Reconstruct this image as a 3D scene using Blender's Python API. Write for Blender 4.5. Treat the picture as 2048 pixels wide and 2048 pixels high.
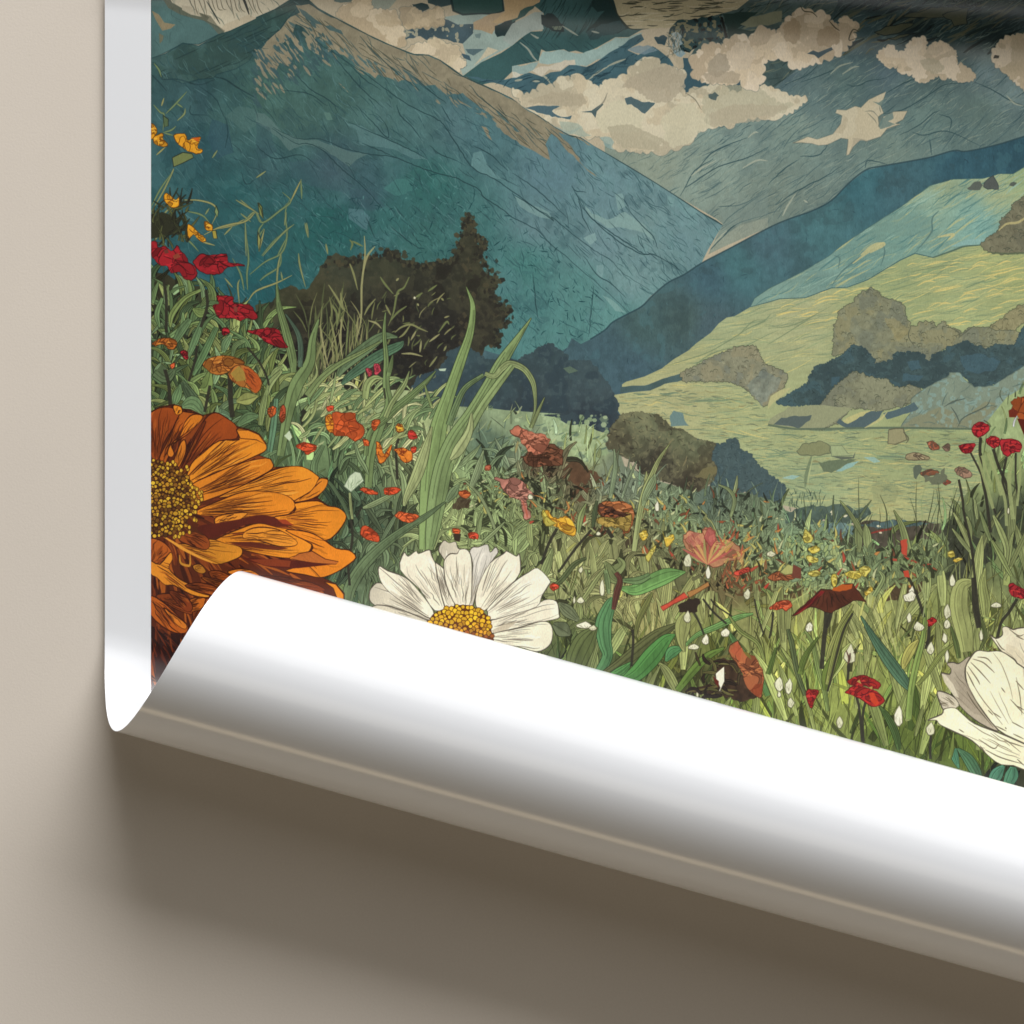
import bpy, math, random
import numpy as np

# ------------------------------------------------------------------ print: a small software painter
# The printed picture is drawn here stroke by stroke (polygons, ribbons, hatching) and becomes the ink on the sheet.
rnd = random.Random(7)
rng = np.random.default_rng(11)
X0, Y0 = 302, -40                 # where the printed area starts, in sheet units
W, H = 2100, 1740
img = np.zeros((H, W, 3), np.float32)
lab = np.zeros((H, W), np.int16)
LABS = ['background']
K = 512 / 1932
ORG = dict(A=(0, 0), B=(512, 0), C=(1024, 0), D=(1536, 0), E=(200, 400), F=(612, 400), G=(1024, 400), H=(1536, 400),
           I=(200, 800), J=(612, 800), K=(1024, 800), L=(1536, 800), M=(1536, 1200), N=(1024, 1100), O=(180, 1100))


def P(s):
    """'B 10,20 30,40 C ...' -> points in canvas pixels; a third number is a width"""
    out, o = [], (0, 0)
    for t in s.split():
        if t in ORG:
            o = ORG[t]
            continue
        v = [float(a) for a in t.split(',')]
        p = [o[0] + v[0] * K - X0, o[1] + v[1] * K - Y0]
        if len(v) > 2:
            p.append(v[2])
        out.append(p)
    return np.array(out, np.float64)


def PP(s):
    return P(s) if isinstance(s, str) else np.asarray(s, np.float64)


def upsample(g, sx, sy, ox=0.0, oy=0.0, h=H, w=W):
    yy = (np.arange(h) + oy) / sy
    xx = (np.arange(w) + ox) / sx
    y0 = np.clip(yy.astype(int), 0, g.shape[0] - 2); x0 = np.clip(xx.astype(int), 0, g.shape[1] - 2)
    fy = (yy - y0)[:, None]; fx = (xx - x0)[None, :]
    if g.ndim == 3:
        fy = fy[..., None]; fx = fx[..., None]
    a = g[y0][:, x0]; b = g[y0][:, x0 + 1]; c = g[y0 + 1][:, x0]; d = g[y0 + 1][:, x0 + 1]
    return ((a * (1 - fx) + b * fx) * (1 - fy) + (c * (1 - fx) + d * fx) * fy).astype(np.float32)


def vnoise(sx, sy=None, octs=1):
    sy = sy or sx
    out = np.zeros((H, W), np.float32); amp = 1.0; tot = 0
    for _ in range(octs):
        g = rng.random((int(H / sy) + 4, int(W / sx) + 4))
        yy = np.arange(H) / sy; xx = np.arange(W) / sx
        y0 = yy.astype(int); x0 = xx.astype(int)
        fy = yy - y0; fx = xx - x0
        fy = (fy * fy * (3 - 2 * fy))[:, None]; fx = (fx * fx * (3 - 2 * fx))[None, :]
        n = ((g[y0][:, x0] * (1 - fx) + g[y0][:, x0 + 1] * fx) * (1 - fy) + (g[y0 + 1][:, x0] * (1 - fx) + g[y0 + 1][:, x0 + 1] * fx) * fy)
        out += amp * n; tot += amp; amp *= .55
        sx = max(1.5, sx / 2.1); sy = max(1.5, sy / 2.1)
    return out / tot


NB = vnoise(90, octs=4)        # broad blotches
NM = vnoise(34, octs=3)        # middle blotches
NS = vnoise(9, octs=2)         # small speckle
NV = vnoise(5, 26, octs=2)     # upright brush marks
NH = vnoise(60, 7, octs=2)     # level brush marks


def cover(pts, sub=4):
    """antialiased coverage of a polygon: (y0, x0, array) or None"""
    pts = pts[:, :2]
    xmin, ymin = pts.min(0); xmax, ymax = pts.max(0)
    bx0, by0 = max(0, int(math.floor(xmin))), max(0, int(math.floor(ymin)))
    bx1, by1 = min(W, int(math.ceil(xmax)) + 1), min(H, int(math.ceil(ymax)) + 1)
    if bx1 <= bx0 or by1 <= by0:
        return None
    h, w = by1 - by0, bx1 - bx0
    ax, ay = pts[:, 0] - bx0, (pts[:, 1] - by0) * sub
    bx, by = np.roll(ax, -1), np.roll(ay, -1)
    sgn = np.where(by > ay, 1.0, -1.0)
    lo = np.minimum(ay, by); hi = np.maximum(ay, by)
    s0 = np.maximum(np.ceil(lo - .5), 0).astype(int); s1 = np.minimum(np.ceil(hi - .5), h * sub).astype(int)
    cnt = np.maximum(s1 - s0, 0)
    tot = cnt.sum()
    if tot == 0:
        return None
    e = np.repeat(np.arange(len(ax)), cnt)
    k = np.arange(tot) - np.repeat(np.cumsum(cnt) - cnt, cnt) + s0[e]
    t = (k + .5 - ay[e]) / (by[e] - ay[e])
    xs = np.clip(ax[e] + t * (bx[e] - ax[e]), 0, w)
    xi = np.minimum(xs.astype(int), w - 1); fr = xs - xi
    row = k // sub
    wgt = sgn[e] / sub
    n = h * (w + 2)
    acc = np.bincount(row * (w + 2) + xi, wgt * (1 - fr), n) + np.bincount(row * (w + 2) + xi + 1, wgt * fr, n)
    c = np.abs(np.cumsum(acc.reshape(h, w + 2), axis=1)[:, :w])
    return by0, bx0, np.clip(c, 0, 1).astype(np.float32)


CLIP = None


def put(c, col, a=1.0, name=None, noise=None):
    if c is None:
        return
    y, x, m = c
    h, w = m.shape
    if CLIP is not None:
        m = m * CLIP[y:y + h, x:x + w]
    if callable(col):
        colr = col(y, x, h, w)
    else:
        colr = np.array(col, np.float32) / 255.0
    if noise:
        f = 1.0
        for (fld, amp) in noise:
            f = f + amp * (fld[y:y + h, x:x + w] - .5)
        colr = colr * f[..., None]
    v = img[y:y + h, x:x + w]
    ma = (m * a)[..., None]
    v *= (1 - ma)
    v += ma * colr
    if name:
        if name[0] != '=' or name not in LABS:      # '=' : joins the piece painted under that name before
            LABS.append(name)
            k = len(LABS) - 1
        else:
            k = LABS.index(name)
        lab[y:y + h, x:x + w][m > .5] = k


def smooth(p, n=6, closed=False):
    """Catmull-Rom through the points (and their widths)"""
    p = np.asarray(p, float)
    if len(p) < 3:
        t = np.linspace(0, 1, n + 1)[:, None]
        return p[0] * (1 - t) + p[-1] * t
    if closed:
        q = np.vstack([p[-1], p, p[0], p[1]])
        m = len(p)
    else:
        q = np.vstack([2 * p[0] - p[1], p, 2 * p[-1] - p[-2]])
        m = len(p) - 1
    t = np.linspace(0, 1, n, endpoint=False)[:, None]
    o = []
    for i in range(m):
        a, b, c, d = q[i], q[i + 1], q[i + 2], q[i + 3]
        o.append(.5 * (2 * b + (c - a) * t + (2 * a - 5 * b + 4 * c - d) * t * t + (3 * b - a - 3 * c + d) * t ** 3))
    if not closed:
        o.append(p[-1:])
    return np.vstack(o)


def rough(p, amp, step):
    """break a polygon's outline into a jagged leafy edge"""
    p = np.asarray(p, float)[:, :2]
    o = []
    for i in range(len(p)):
        a, b = p[i], p[(i + 1) % len(p)]
        d = b - a; L = math.hypot(*d)
        n = max(1, int(L / step))
        nx, ny = (-d[1] / L, d[0] / L) if L > 0 else (0, 0)
        for k in range(n):
            r = rnd.uniform(-amp, amp) if (k or n == 1) else rnd.uniform(-amp, amp) * .5
            q = a + d * (k + rnd.uniform(-.3, .3) * (k > 0)) / n
            o.append((q[0] + nx * r, q[1] + ny * r))
    return np.array(o)


def scallop(p, r, out=1):
    """round bumps along an outline: clouds and tree crowns"""
    p = np.asarray(p, float)[:, :2]
    area = .5 * np.sum(p[:, 0] * np.roll(p[:, 1], -1) - p[:, 1] * np.roll(p[:, 0], -1))
    s = 1 if area > 0 else -1
    o = []
    for i in range(len(p)):
        a, b = p[i], p[(i + 1) % len(p)]
        d = b - a; L = math.hypot(*d)
        if L < 1e-6:
            continue
        nx, ny = d[1] / L * s, -d[0] / L * s
        cuts = [0.0]
        while cuts[-1] < L - r * .5:
            cuts.append(cuts[-1] + r * rnd.choice((.45, .6, .8, 1.0, 1.5)))
        n = len(cuts) - 1
        if n < 1:
            cuts = [0.0, L]; n = 1
        cuts = [v * L / cuts[-1] for v in cuts]
        for k in range(n):
            seg = cuts[k + 1] - cuts[k]
            bump = rnd.uniform(.12, .55) * seg
            for t in (0, .2, .4, .6, .8):
                q = a + d * ((cuts[k] + seg * t) / L)
                hgt = bump * 4 * t * (1 - t) * .8
                o.append((q[0] + nx * hgt * out, q[1] + ny * hgt * out))
    return np.array(o)


def ribbon(p, w=None):
    """polygon of a stroke along p with widths (third column or w)"""
    p = np.asarray(p, float)
    if p.shape[1] < 3:
        ww = np.full(len(p), 1.0) * (w if w is not None else 2)
    else:
        ww = p[:, 2]
    d = np.gradient(p[:, :2], axis=0)
    L = np.hypot(d[:, 0], d[:, 1]) + 1e-9
    n = np.stack([-d[:, 1] / L, d[:, 0] / L], 1) * (ww / 2)[:, None]
    return np.vstack([p[:, :2] + n, (p[:, :2] - n)[::-1]])


def fill(s, col, a=1.0, name=None, noise=None, sm=0, rg=None, sc=None, ink=None, inkw=1.6, inka=.8):
    p = PP(s)[:, :2]
    if sm:
        p = smooth(p, sm, True)
    if rg:
        p = rough(p, *rg)
    if sc:
        p = scallop(p, *sc)
    c = cover(p)
    put(c, col, a, name, noise)
    if ink is not None:
        q = np.vstack([p, p[:1]])
        q = q if len(q) > 2 else q
        wv = inkw * (0.7 + .6 * np.abs(np.sin(np.arange(len(q)) * .37 + len(q))))
        put(cover(ribbon(np.column_stack([q, wv]))), ink, inka)
    return c


def line(s, col, w=2.0, a=1.0, taper=True, n=5, wob=0):
    p = PP(s)
    if p.shape[1] < 3:
        p = smooth(p, n)
        t = np.linspace(0, 1, len(p))
        ww = w * ((.25 + .75 * np.sin(np.pi * np.clip(t * .92 + .06, 0, 1))) if taper else np.ones_like(t))
        p = np.column_stack([p, ww])
    else:
        p = smooth(p, n)
    if wob:
        p[:, :2] += rng.normal(0, wob, (len(p), 2))
    put(cover(ribbon(p)), col, a)


class clip_to:
    def __init__(self, s, **kw):
        c = s if isinstance(s, tuple) else cover(PP(s)[:, :2])
        self.m = np.zeros((H, W), np.float32)
        if c is not None:
            y, x, m = c
            self.m[y:y + m.shape[0], x:x + m.shape[1]] = m

    def __enter__(self):
        global CLIP
        self.old = CLIP
        CLIP = self.m if self.old is None else self.m * self.old

    def __exit__(self, *a):
        global CLIP
        CLIP = self.old


def idw(items, pw=3.0):
    """colours pinned at points and blended between: 'A 10,20', (r,g,b)"""
    pt = np.array([P(k)[0][:2] for k, _ in items]); cl = np.array([c for _, c in items], float) / 255
    st = 12
    gy, gx = np.mgrid[0:H + st * 2:st, 0:W + st * 2:st]
    d = (gx[..., None] - pt[:, 0]) ** 2 + (gy[..., None] - pt[:, 1]) ** 2 + 200.0
    wt = d ** (-pw / 2)
    wt /= wt.sum(-1, keepdims=True)
    g = wt @ cl
    full = upsample(g, st, st)
    f = lambda y, x, h, w: full[y:y + h, x:x + w]
    f.at = lambda x, y: full[min(max(int(y), 0), H - 1), min(max(int(x), 0), W - 1)] * 255
    return f


def patches(c, fld, lo, hi, col, a=1.0, noise=None):
    """hard-edged blotches of another tone inside coverage c, where a noise field lies between lo and hi"""
    if c is None:
        return
    y, x, m = c
    f = fld[y:y + m.shape[0], x:x + m.shape[1]]
    s = .012
    k = np.clip((f - lo) / s + .5, 0, 1) * (1 if hi > .5 and lo > .5 else np.clip((hi - f) / s + .5, 0, 1))
    if hi < .5:
        k = np.clip((hi - f) / s + .5, 0, 1)
    put((y, x, m * k), col, a, None, noise)


def cells(c, col, n, a=.5, w=1.1, ln=(6, 22), ang=None, spread=.6):
    """short ink marks scattered inside coverage c"""
    if c is None:
        return
    y, x, m = c
    ys, xs = np.nonzero(m > .9)
    if len(ys) == 0:
        return
    for _ in range(n):
        i = rnd.randrange(len(ys))
        L = rnd.uniform(*ln)
        t = (ang if ang is not None else rnd.uniform(0, math.pi)) + rnd.gauss(0, spread)
        px, py = xs[i] + x, ys[i] + y
        dx, dy = math.cos(t) * L / 2, math.sin(t) * L / 2
        b = rnd.uniform(-.25, .25) * L
        line([(px - dx, py - dy), (px - dy / L * b, py + dx / L * b), (px + dx, py + dy)], col, w * rnd.uniform(.7, 1.5), a * rnd.uniform(.5, 1.2))


def hatch(s, base, tip, n, col, w=1.4, a=.8, fan=.25, wob=.8, part=(0, 1)):
    """veins running from the base of a petal or leaf towards its tip, kept inside its outline"""
    poly = PP(s)[:, :2]
    b = PP(base)[0][:2]; t = PP(tip)[0][:2]
    d = t - b; L = math.hypot(*d) + 1e-6
    nrm = np.array([-d[1], d[0]]) / L
    off = (poly - b) @ nrm
    lo, hi = off.min(), off.max()
    with clip_to(cover(poly)):
        for i in range(n):
            f = (i + rnd.uniform(.2, .8)) / n
            o = lo + (hi - lo) * f
            s0 = rnd.uniform(part[0], part[0] + .45 * (part[1] - part[0])); s1 = s0 + rnd.uniform(.25, .6) * (part[1] - part[0])
            pts = []
            for k in range(5):
                u = s0 + (s1 - s0) * k / 4
                sp = fan + (1 - fan) * min(1, u * 1.4) if u < .75 else 1 - .25 * (u - .75) / .25
                q = b + d * u + nrm * (o * sp + rnd.gauss(0, wob))
                pts.append(q)
            line(pts, col, w * rnd.uniform(.6, 1.5), a * rnd.uniform(.6, 1.1))


def blade(x, y, L, ang, bend, w, col, ink=(52, 58, 42), inka=.75, mid=True):
    dx, dy = math.sin(ang), -math.cos(ang)
    p = []
    for k in range(7):
        t = k / 6
        b = bend * L * (t * t)
        p.append((x + dx * L * t - dy * b, y + dy * L * t + dx * b, max(.5, w * (0.65 + .7 * t - 1.32 * t * t))))
    p = np.array(p)
    if inka:
        q = p.copy(); q[:, 2] += 1.5
        put(cover(ribbon(q)), ink, inka)
    put(cover(ribbon(p)), col)
    if mid and w > 3:
        q = p[1:6].copy(); q[:, 2] = 1.0
        put(cover(ribbon(q)), tuple(c * .62 for c in col), .7)


def leaf(s, col, ink=(48, 52, 40), veins=3, light=1.18, name=None, inkw=2.0, noise=True):
    """a long traced leaf: spine points with widths; inked edge, long veins, one lit side"""
    p = smooth(PP(s), 6)
    q = p.copy(); q[:, 2] += inkw
    put(cover(ribbon(q)), ink, .9)
    c = cover(ribbon(p))
    put(c, col, 1, name, [(NV, .22), (NM, .2)] if noise else None)
    with clip_to(c):
        sh = p.copy()
        d = np.gradient(p[:, :2], axis=0); Ln = np.hypot(d[:, 0], d[:, 1]) + 1e-9
        nn = np.stack([-d[:, 1] / Ln, d[:, 0] / Ln], 1)
        side = p.copy(); side[:, :2] += nn * (p[:, 2] * .3)[:, None]; side[:, 2] *= .35
        put(cover(ribbon(side)), tuple(min(255, v * light) for v in col), .75)
        for i in range(veins):
            o = (i + .5) / veins - .5 + rnd.uniform(-.06, .06)
            v = p.copy(); v[:, :2] += nn * (p[:, 2] * o * .9)[:, None]; v[:, 2] = np.minimum(1.5, p[:, 2] * .2)
            i0 = rnd.randrange(0, max(1, len(v) // 4)); i1 = len(v) - rnd.randrange(0, max(1, len(v) // 4))
            put(cover(ribbon(v[i0:i1])), tuple(v_ * .56 for v_ in col), .6)


def petal(s, col, base, tip, n=7, ink=(62, 26, 12), vein=None, dark=None, name=None, inkw=2.0, hi=None):
    c = fill(s, col, 1, name, [(NM, .16)], sm=3)
    p = smooth(PP(s)[:, :2], 3, True)
    if dark:
        hatch(p, base, tip, max(2, n // 2), dark, 5.0, .75, part=(0, .9))
    if hi:
        hatch(p, base, tip, max(2, n // 3), hi, 4.0, .6, part=(.3, 1))
    mid = tuple(v * .72 for v in col)
    if not name:
        hatch(p, base, tip, n, mid, 3.4, .55, part=(0, .95))
    hatch(p, base, tip, int(n * 1.5), vein or ink, 1.5, .9)
    q = np.vstack([p, p[:1]])
    put(cover(ribbon(np.column_stack([q, inkw * (.8 + .4 * np.sin(np.arange(len(q)) * .5))]))), ink, .9)
    return c


def hair(c, n, ang, spread, ln, cols, w=1.1, a=.6):
    """many fine strokes following a slope, kept inside coverage c"""
    y, x, m = c
    ys, xs = np.nonzero(m > .9)
    with clip_to(c):
        for _ in range(n):
            i = rnd.randrange(len(ys))
            L = rnd.uniform(*ln); t = ang + rnd.gauss(0, spread)
            p = np.array([xs[i] + x, ys[i] + y], float)
            e = np.array([math.cos(t), math.sin(t)]) * L
            k = np.array([-e[1], e[0]]) * rnd.uniform(-.14, .14)
            line([p, p + e * .5 + k, p + e], rnd.choice(cols), w * rnd.uniform(.7, 1.5), a * rnd.uniform(.5, 1.2), n=3)


def dots(c, n, r, cols, ink, ymix=None):
    if c is None:
        return
    y, x, m = c
    ys, xs = np.nonzero(m > .8)
    pts = []
    tries = 0
    while len(pts) < n and tries < n * 30:
        tries += 1
        i = rnd.randrange(len(ys))
        px, py = xs[i], ys[i]
        if all((px - a) ** 2 + (py - b) ** 2 > (r * 1.5) ** 2 for a, b in pts):
            pts.append((px, py))
    pts.sort(key=lambda t: t[1])
    for px, py in pts:
        rr = r * rnd.uniform(.75, 1.25)
        t = np.linspace(0, 2 * np.pi, 9)[:-1] + rnd.uniform(0, 1)
        o = np.stack([px + x + np.cos(t) * rr * rnd.uniform(.8, 1.2), py + y + np.sin(t) * rr], 1)
        put(cover((o - o.mean(0)) * (1 + 1.3 / rr) + o.mean(0)), ink, .95)
        f = (py / max(1, m.shape[0])) if ymix else rnd.random()
        cc = cols[min(len(cols) - 1, max(0, int(f * len(cols) + rnd.gauss(0, .35))))]
        kk = rnd.uniform(.85, 1.12)
        put(cover(o), tuple(v * kk for v in cc))


def bloom(s, col, ink, name=None, n=7, hi=None, rgh=(1.2, 5)):
    """a small flower head: traced outline, a few inner petals and dark creases"""
    p = rough(smooth(PP(s)[:, :2], 3, True), rgh[0], rgh[1])
    col = tuple(v * .94 + 6 for v in col)
    c = fill(p, col, 1, name, [(NS, .3), (NM, .3)], ink=tuple(v * .8 for v in ink), inkw=1.5, inka=.75)
    cx, cy = p.mean(0)
    with clip_to(c):
        bw, bh = np.ptp(p[:, 0]), np.ptp(p[:, 1])
        if min(bw, bh) > 12:
            for i in range(n):
                t = rnd.uniform(0, 6.28); u = rnd.uniform(.15, .42)
                ex, ey = cx + math.cos(t) * bw * u, cy + math.sin(t) * bh * u
                rl, rs = bw * rnd.uniform(.12, .22), bh * rnd.uniform(.1, .2)
                kk = np.linspace(0, 6.28, 10)[:-1]
                o = np.stack([np.cos(kk) * rl, np.sin(kk) * rs], 1) * rng.uniform(.75, 1.2, (9, 1))
                ca, sa = math.cos(t * .6), math.sin(t * .6)
                o = smooth(np.stack([o[:, 0] * ca - o[:, 1] * sa + ex, o[:, 0] * sa + o[:, 1] * ca + ey], 1), 2, True)
                kd = rnd.uniform(.7, 1.14)
                fill(o, tuple(min(240, v * kd) for v in col), .95, ink=tuple(v * .9 for v in ink), inkw=1.3)
        for i in range(n // 2):
            t = rnd.uniform(0, 6.28)
            R = rnd.uniform(.3, 1.0) * math.sqrt(max(4, np.ptp(p[:, 0]) * np.ptp(p[:, 1]))) * .5
            line([(cx + rnd.gauss(0, 2), cy + rnd.gauss(0, 2)), (cx + math.cos(t) * R * .6 + rnd.gauss(0, 1.5), cy + math.sin(t) * R * .4), (cx + math.cos(t) * R * 1.2, cy + math.sin(t) * R * .8)], ink, 1.8, .85)
        if hi:
            for i in range(max(2, n // 2)):
                t = rnd.uniform(0, 6.28); R = rnd.uniform(.2, .8) * np.ptp(p[:, 0]) * .5
                px, py = cx + math.cos(t) * R, cy + math.sin(t) * R * .6
                line([(px - 4, py + rnd.uniform(-2, 2)), (px, py - 1), (px + 5, py + rnd.uniform(-2, 2))], hi, 3.2, .8)
    return c
# ------------------------------------------------------------------ the picture itself
INK = (40, 52, 54)
TEALINK = (34, 62, 66)

# ---- sky, far snow slopes and rocks along the top
put((0, 0, np.ones((H, W), np.float32)), (176, 165, 140), 1, None, [(NB, .12)])
snow = fill('A 1140,-160 1932,-160 B 300,-160 300,0 0,135 A 1880,110 1700,180 1640,250 1140,440', (184, 176, 152), 1, 'printed_snow_slope', [(NB, .1)])
fill('A 1140,0 1230,0 1300,60 1400,110 1560,160 1640,200 1690,240 1500,335 1380,330 1240,400 1140,440', (76, 106, 104), noise=[(NM, .25)], ink=TEALINK)
fill('A 1245,-80 1300,20 1400,75 1520,100 1580,130 1560,160 1470,140 1360,110 1270,60 1200,-60', (92, 98, 84))
fill('A 1370,40 1440,50 1500,85 1530,130 1440,110 1375,75', (168, 160, 138))
fill('A 1145,80 1200,110 1240,170 1325,185 1290,215 1225,232 1175,150', (128, 118, 92), noise=[(NM, .2)])
fill('A 1200,250 1235,270 1225,310 1205,330', (104, 104, 84))
fill('A 1500,95 1590,120 1640,190 1700,235 1650,260 1590,190 1530,150', (96, 96, 80), a=.7)
for i in range(16):
    x = 1420 + i * 34
    line('A %d,%d %d,%d %d,%d' % (x, -60 + rnd.randint(-20, 20), x + 22, 40 + rnd.randint(-20, 20), x + 50 + rnd.randint(-10, 20), 110 + rnd.randint(-40, 30)), (70, 68, 56), 1.5, .8)
line('A 1800,-100 1850,20 1880,110', (30, 36, 36), 5, .9)
line('A 1560,10 1620,110 1660,180', (50, 60, 56), 3, .9)
cells(snow, (50, 72, 70), 40, .6, 1.2, (10, 30), 1.0, .3)

# upper middle: clouds, snow and rock
fill('B 880,-160 1100,-160 1060,0 1000,70 920,85 850,30', (142, 150, 136), noise=[(NB, .15)])
fill('B 590,-100 870,-160 860,20 740,10 640,20 590,10', (96, 112, 106))
fill('B 1180,30 1250,20 1300,30 1310,60 1260,90 1190,62', (44, 66, 68), rg=(2, 6))
fill('B 1280,-80 1500,-160 1480,30 1400,50 1300,20', (58, 78, 80), rg=(2, 8))
slate = fill('B 1120,230 1180,215 1260,205 1400,200 1420,140 1500,150 1520,185 1640,180 1640,240 1600,300 1560,330 1440,300 1370,290 1300,310 1240,270 1130,300', (70, 90, 97), noise=[(NM, .35)], rg=(2, 7))
patches(slate, NS, .62, 1, (150, 150, 130))
fill('B 1410,130 1560,105 1700,95 1850,100 1932,130 C 0,250 0,345 B 1800,410 1700,470 1560,570 1540,500 1590,440 1560,330 1640,250 1640,180 1520,185', (144, 162, 153), noise=[(NM, .15)])
fill('B 1580,370 1720,370 1640,420 1600,400', (84, 106, 110))
fill('B 1545,400 1610,420 1625,460 1570,440', (66, 90, 100))
fill('B 1500,530 1600,490 1560,520', (66, 92, 102))
fill('B 1750,355 1830,380 1720,440 1640,500 1700,430', (186, 178, 152))
fill('B 1460,-80 1850,-120 1870,80 1800,105 1700,102 1560,110 1490,80', (52, 84, 80), noise=[(NB, .2)], ink=(28, 48, 50), inkw=4)
fill('B 1640,170 1750,110 1880,90 1932,100 C 60,130 0,170 B 1830,180 1780,260 1700,230 1640,222', (166, 146, 116), rg=(1.5, 8))
fill('B 1800,190 1850,175 1932,120 C 30,160 0,230 B 1900,270 1820,280', (42, 60, 62), rg=(3, 8))
fill('B 1650,260 1700,250 1690,290 1660,285', (110, 130, 128))

# rock face under the snow field
rock = fill('B 1560,575 1700,470 1850,400 C 0,345 130,240 230,235 240,100 170,40 210,-160 730,-160 800,110 880,215 1000,215 960,235 880,280 780,280 640,360 540,400 480,382 430,392 390,372 260,390 220,372 200,460 100,480 0,500 0,540 -60,600 B 1700,640', (58, 92, 92), 1, 'printed_rock_face', [(NB, .25), (NM, .15)])
fill('C 0,175 60,140 160,60 210,-20 260,-160 100,-160 60,0 0,150', (62, 92, 88), rg=(2, 10))
fill('B 1860,-160 C 230,-160 210,10 60,80 40,130 0,150 B 1830,180 1780,170 1880,90', (176, 152, 114), rg=(1.5, 8))
fill('B 1860,300 C 0,180 80,140 170,90 235,90 230,170 240,220 150,235 60,290 0,345', (150, 162, 154), noise=[(NM, .12)])
fill('C 220,110 300,100 390,190 395,240 310,232 225,182', (36, 54, 56), rg=(2, 7))
fill('C 300,200 380,195 375,225 320,225', (104, 116, 100))
fill('C 600,40 640,-60 760,-60 830,80 900,215 800,250 700,230 600,240 560,250 640,150 700,70 640,90', (34, 58, 58), rg=(3, 10))
fill('C 600,300 560,240 640,200 760,170 820,150 860,210 760,260', (52, 78, 80), rg=(3, 10))
with clip_to(rock):
    for i in range(34):
        x = rnd.uniform(250, 640); y = rnd.uniform(-60, 200)
        line('C %f,%f %f,%f %f,%f' % (x, y, x - 20, y + 50, x - 60, y + 110), (30, 52, 54), 1.6, .7)
    for i in range(26):
        x = rnd.uniform(0, 560); y = rnd.uniform(250, 480)
        line('C %f,%f %f,%f %f,%f' % (x, y, x + 40, y + 30, x + 90, y + 80), (40, 66, 70), 1.6, .7)
for s in ('C 60,320 120,370 160,430 200,470', 'C 140,255 190,285 200,280', 'C 600,235 660,250', 'C 380,195 450,240 500,270'):
    line(s, (150, 156, 142), 4, .9)
fill('C 210,475 200,440 232,392 300,387 390,375 430,395 530,400 640,370 780,285 880,285 960,250 1000,240 900,330 760,405 640,455 560,500 480,500 450,455 380,472 270,492', (146, 170, 163), noise=[(NM, .15)], rg=(2, 10))
fill('C 150,532 220,495 280,500 400,452 470,450 480,490 410,492 370,532 280,522 232,582 180,552', (190, 183, 163), rg=(1.5, 8))
fill('C 0,500 110,490 200,470 160,530 100,560 0,560', (138, 160, 154), rg=(2, 8))
fill('C 0,545 60,560 60,590 0,600', (190, 188, 170), rg=(3, 6))
sl2 = fill('B 1570,575 1800,600 C 0,590 130,550 232,584 290,540 370,540 430,492 560,502 650,457 880,302 980,255 1000,300 900,350 870,382 950,412 1060,352 1190,440 1240,540 1300,530 1300,700 1100,700 700,660 400,640 190,655 200,700 90,716 0,662 B 1850,640 1700,610', (66, 97, 105), 1, 'printed_rock_face', [(NM, .3)], rg=(2, 12))
for s in ('C 580,600 650,545 730,500', 'C 720,500 790,470 860,445', 'C 900,520 950,470 1000,430', 'C 150,610 210,615', 'C 230,570 260,590 290,630', 'C 20,610 80,600'):
    line(s, (158, 160, 140), 4.5, .9)
cells(sl2, (36, 62, 72), 90, .7, 1.8, (8, 34), -.5, .3)
fill('C 870,370 960,340 1060,350 1100,380 1000,410 930,400', (118, 140, 148), a=.8, rg=(2, 8))

# the sunlit slope and broken rocks at the top
slope = fill('C 730,-160 2200,-160 1932,70 1750,92 1600,97 1580,122 1250,162 1200,212 1040,217 890,217 800,112', (174, 164, 132), 1, 'printed_snow_slope', [(NB, .12)])
with clip_to(slope):
    for i in range(150):
        x = rnd.uniform(760, 1900); y = rnd.uniform(-100, 200)
        L = rnd.uniform(60, 170)
        line('C %f,%f %f,%f %f,%f' % (x, y, x + L / 2, y + rnd.uniform(-14, 10), x + L, y - rnd.uniform(-10, 26)), rnd.choice([(58, 62, 52), (70, 74, 60), (190, 182, 152)]), rnd.uniform(1.4, 3.2), .85)
line('C 735,-20 800,110 890,215 1040,216', (52, 58, 50), 2.5, .8)
gap = fill('C 1500,120 1700,60 1932,-160 D 560,-160 520,0 460,160 420,420 320,640 0,780 C 1500,760 1290,520 1400,330', (72, 92, 90), 1, 'printed_rock_face', [(NM, .3), (NS, .2)])
hair(gap, 260, -.5, .25, (10, 60), [(40, 60, 60), (120, 124, 100), (34, 50, 52), (100, 112, 98)], 2.2, .8)
r1 = fill('C 1200,212 1250,152 1400,135 1570,115 1600,290 1640,292 1500,322 1440,300 1340,402 1240,392 1200,300 1180,240', (40, 66, 68), 1, 'printed_rock_face', [(NM, .4)], rg=(3, 8))
patches(r1, NS, .6, .68, (120, 118, 92))
patches(r1, NS, .0, .36, (22, 36, 38))
r2 = fill('C 1590,102 1750,80 1860,80 1700,212 1840,232 1800,282 1680,262 1640,292', (40, 62, 58), noise=[(NM, .3)], rg=(2, 9))
fill('C 1720,180 1800,122 1932,90 D 100,70 100,150 0,190 C 1780,207', (120, 124, 102), noise=[(NM, .2)], rg=(2, 10))
fill('C 1570,120 1590,125 1630,280 1610,290', (20, 30, 30))
fill('C 1310,240 1460,250 1560,240 1540,280 1330,300', (46, 74, 76), a=.8)
fill('C 1060,290 1150,260 1180,290 1150,345 1090,330', (50, 76, 84), rg=(2, 6))
fill('C 980,260 1010,220 1190,205 1185,250 1070,280 1110,340 1150,350 1185,270 1200,330 1220,420 1260,520 1240,540 1190,420 1140,370 1080,360 1000,310', (182, 170, 144), rg=(2, 8))
fill('C 1200,250 1260,250 1290,330 1260,380 1310,400 1280,430 1220,400 1210,330', (130, 152, 156), rg=(4, 7))
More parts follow.
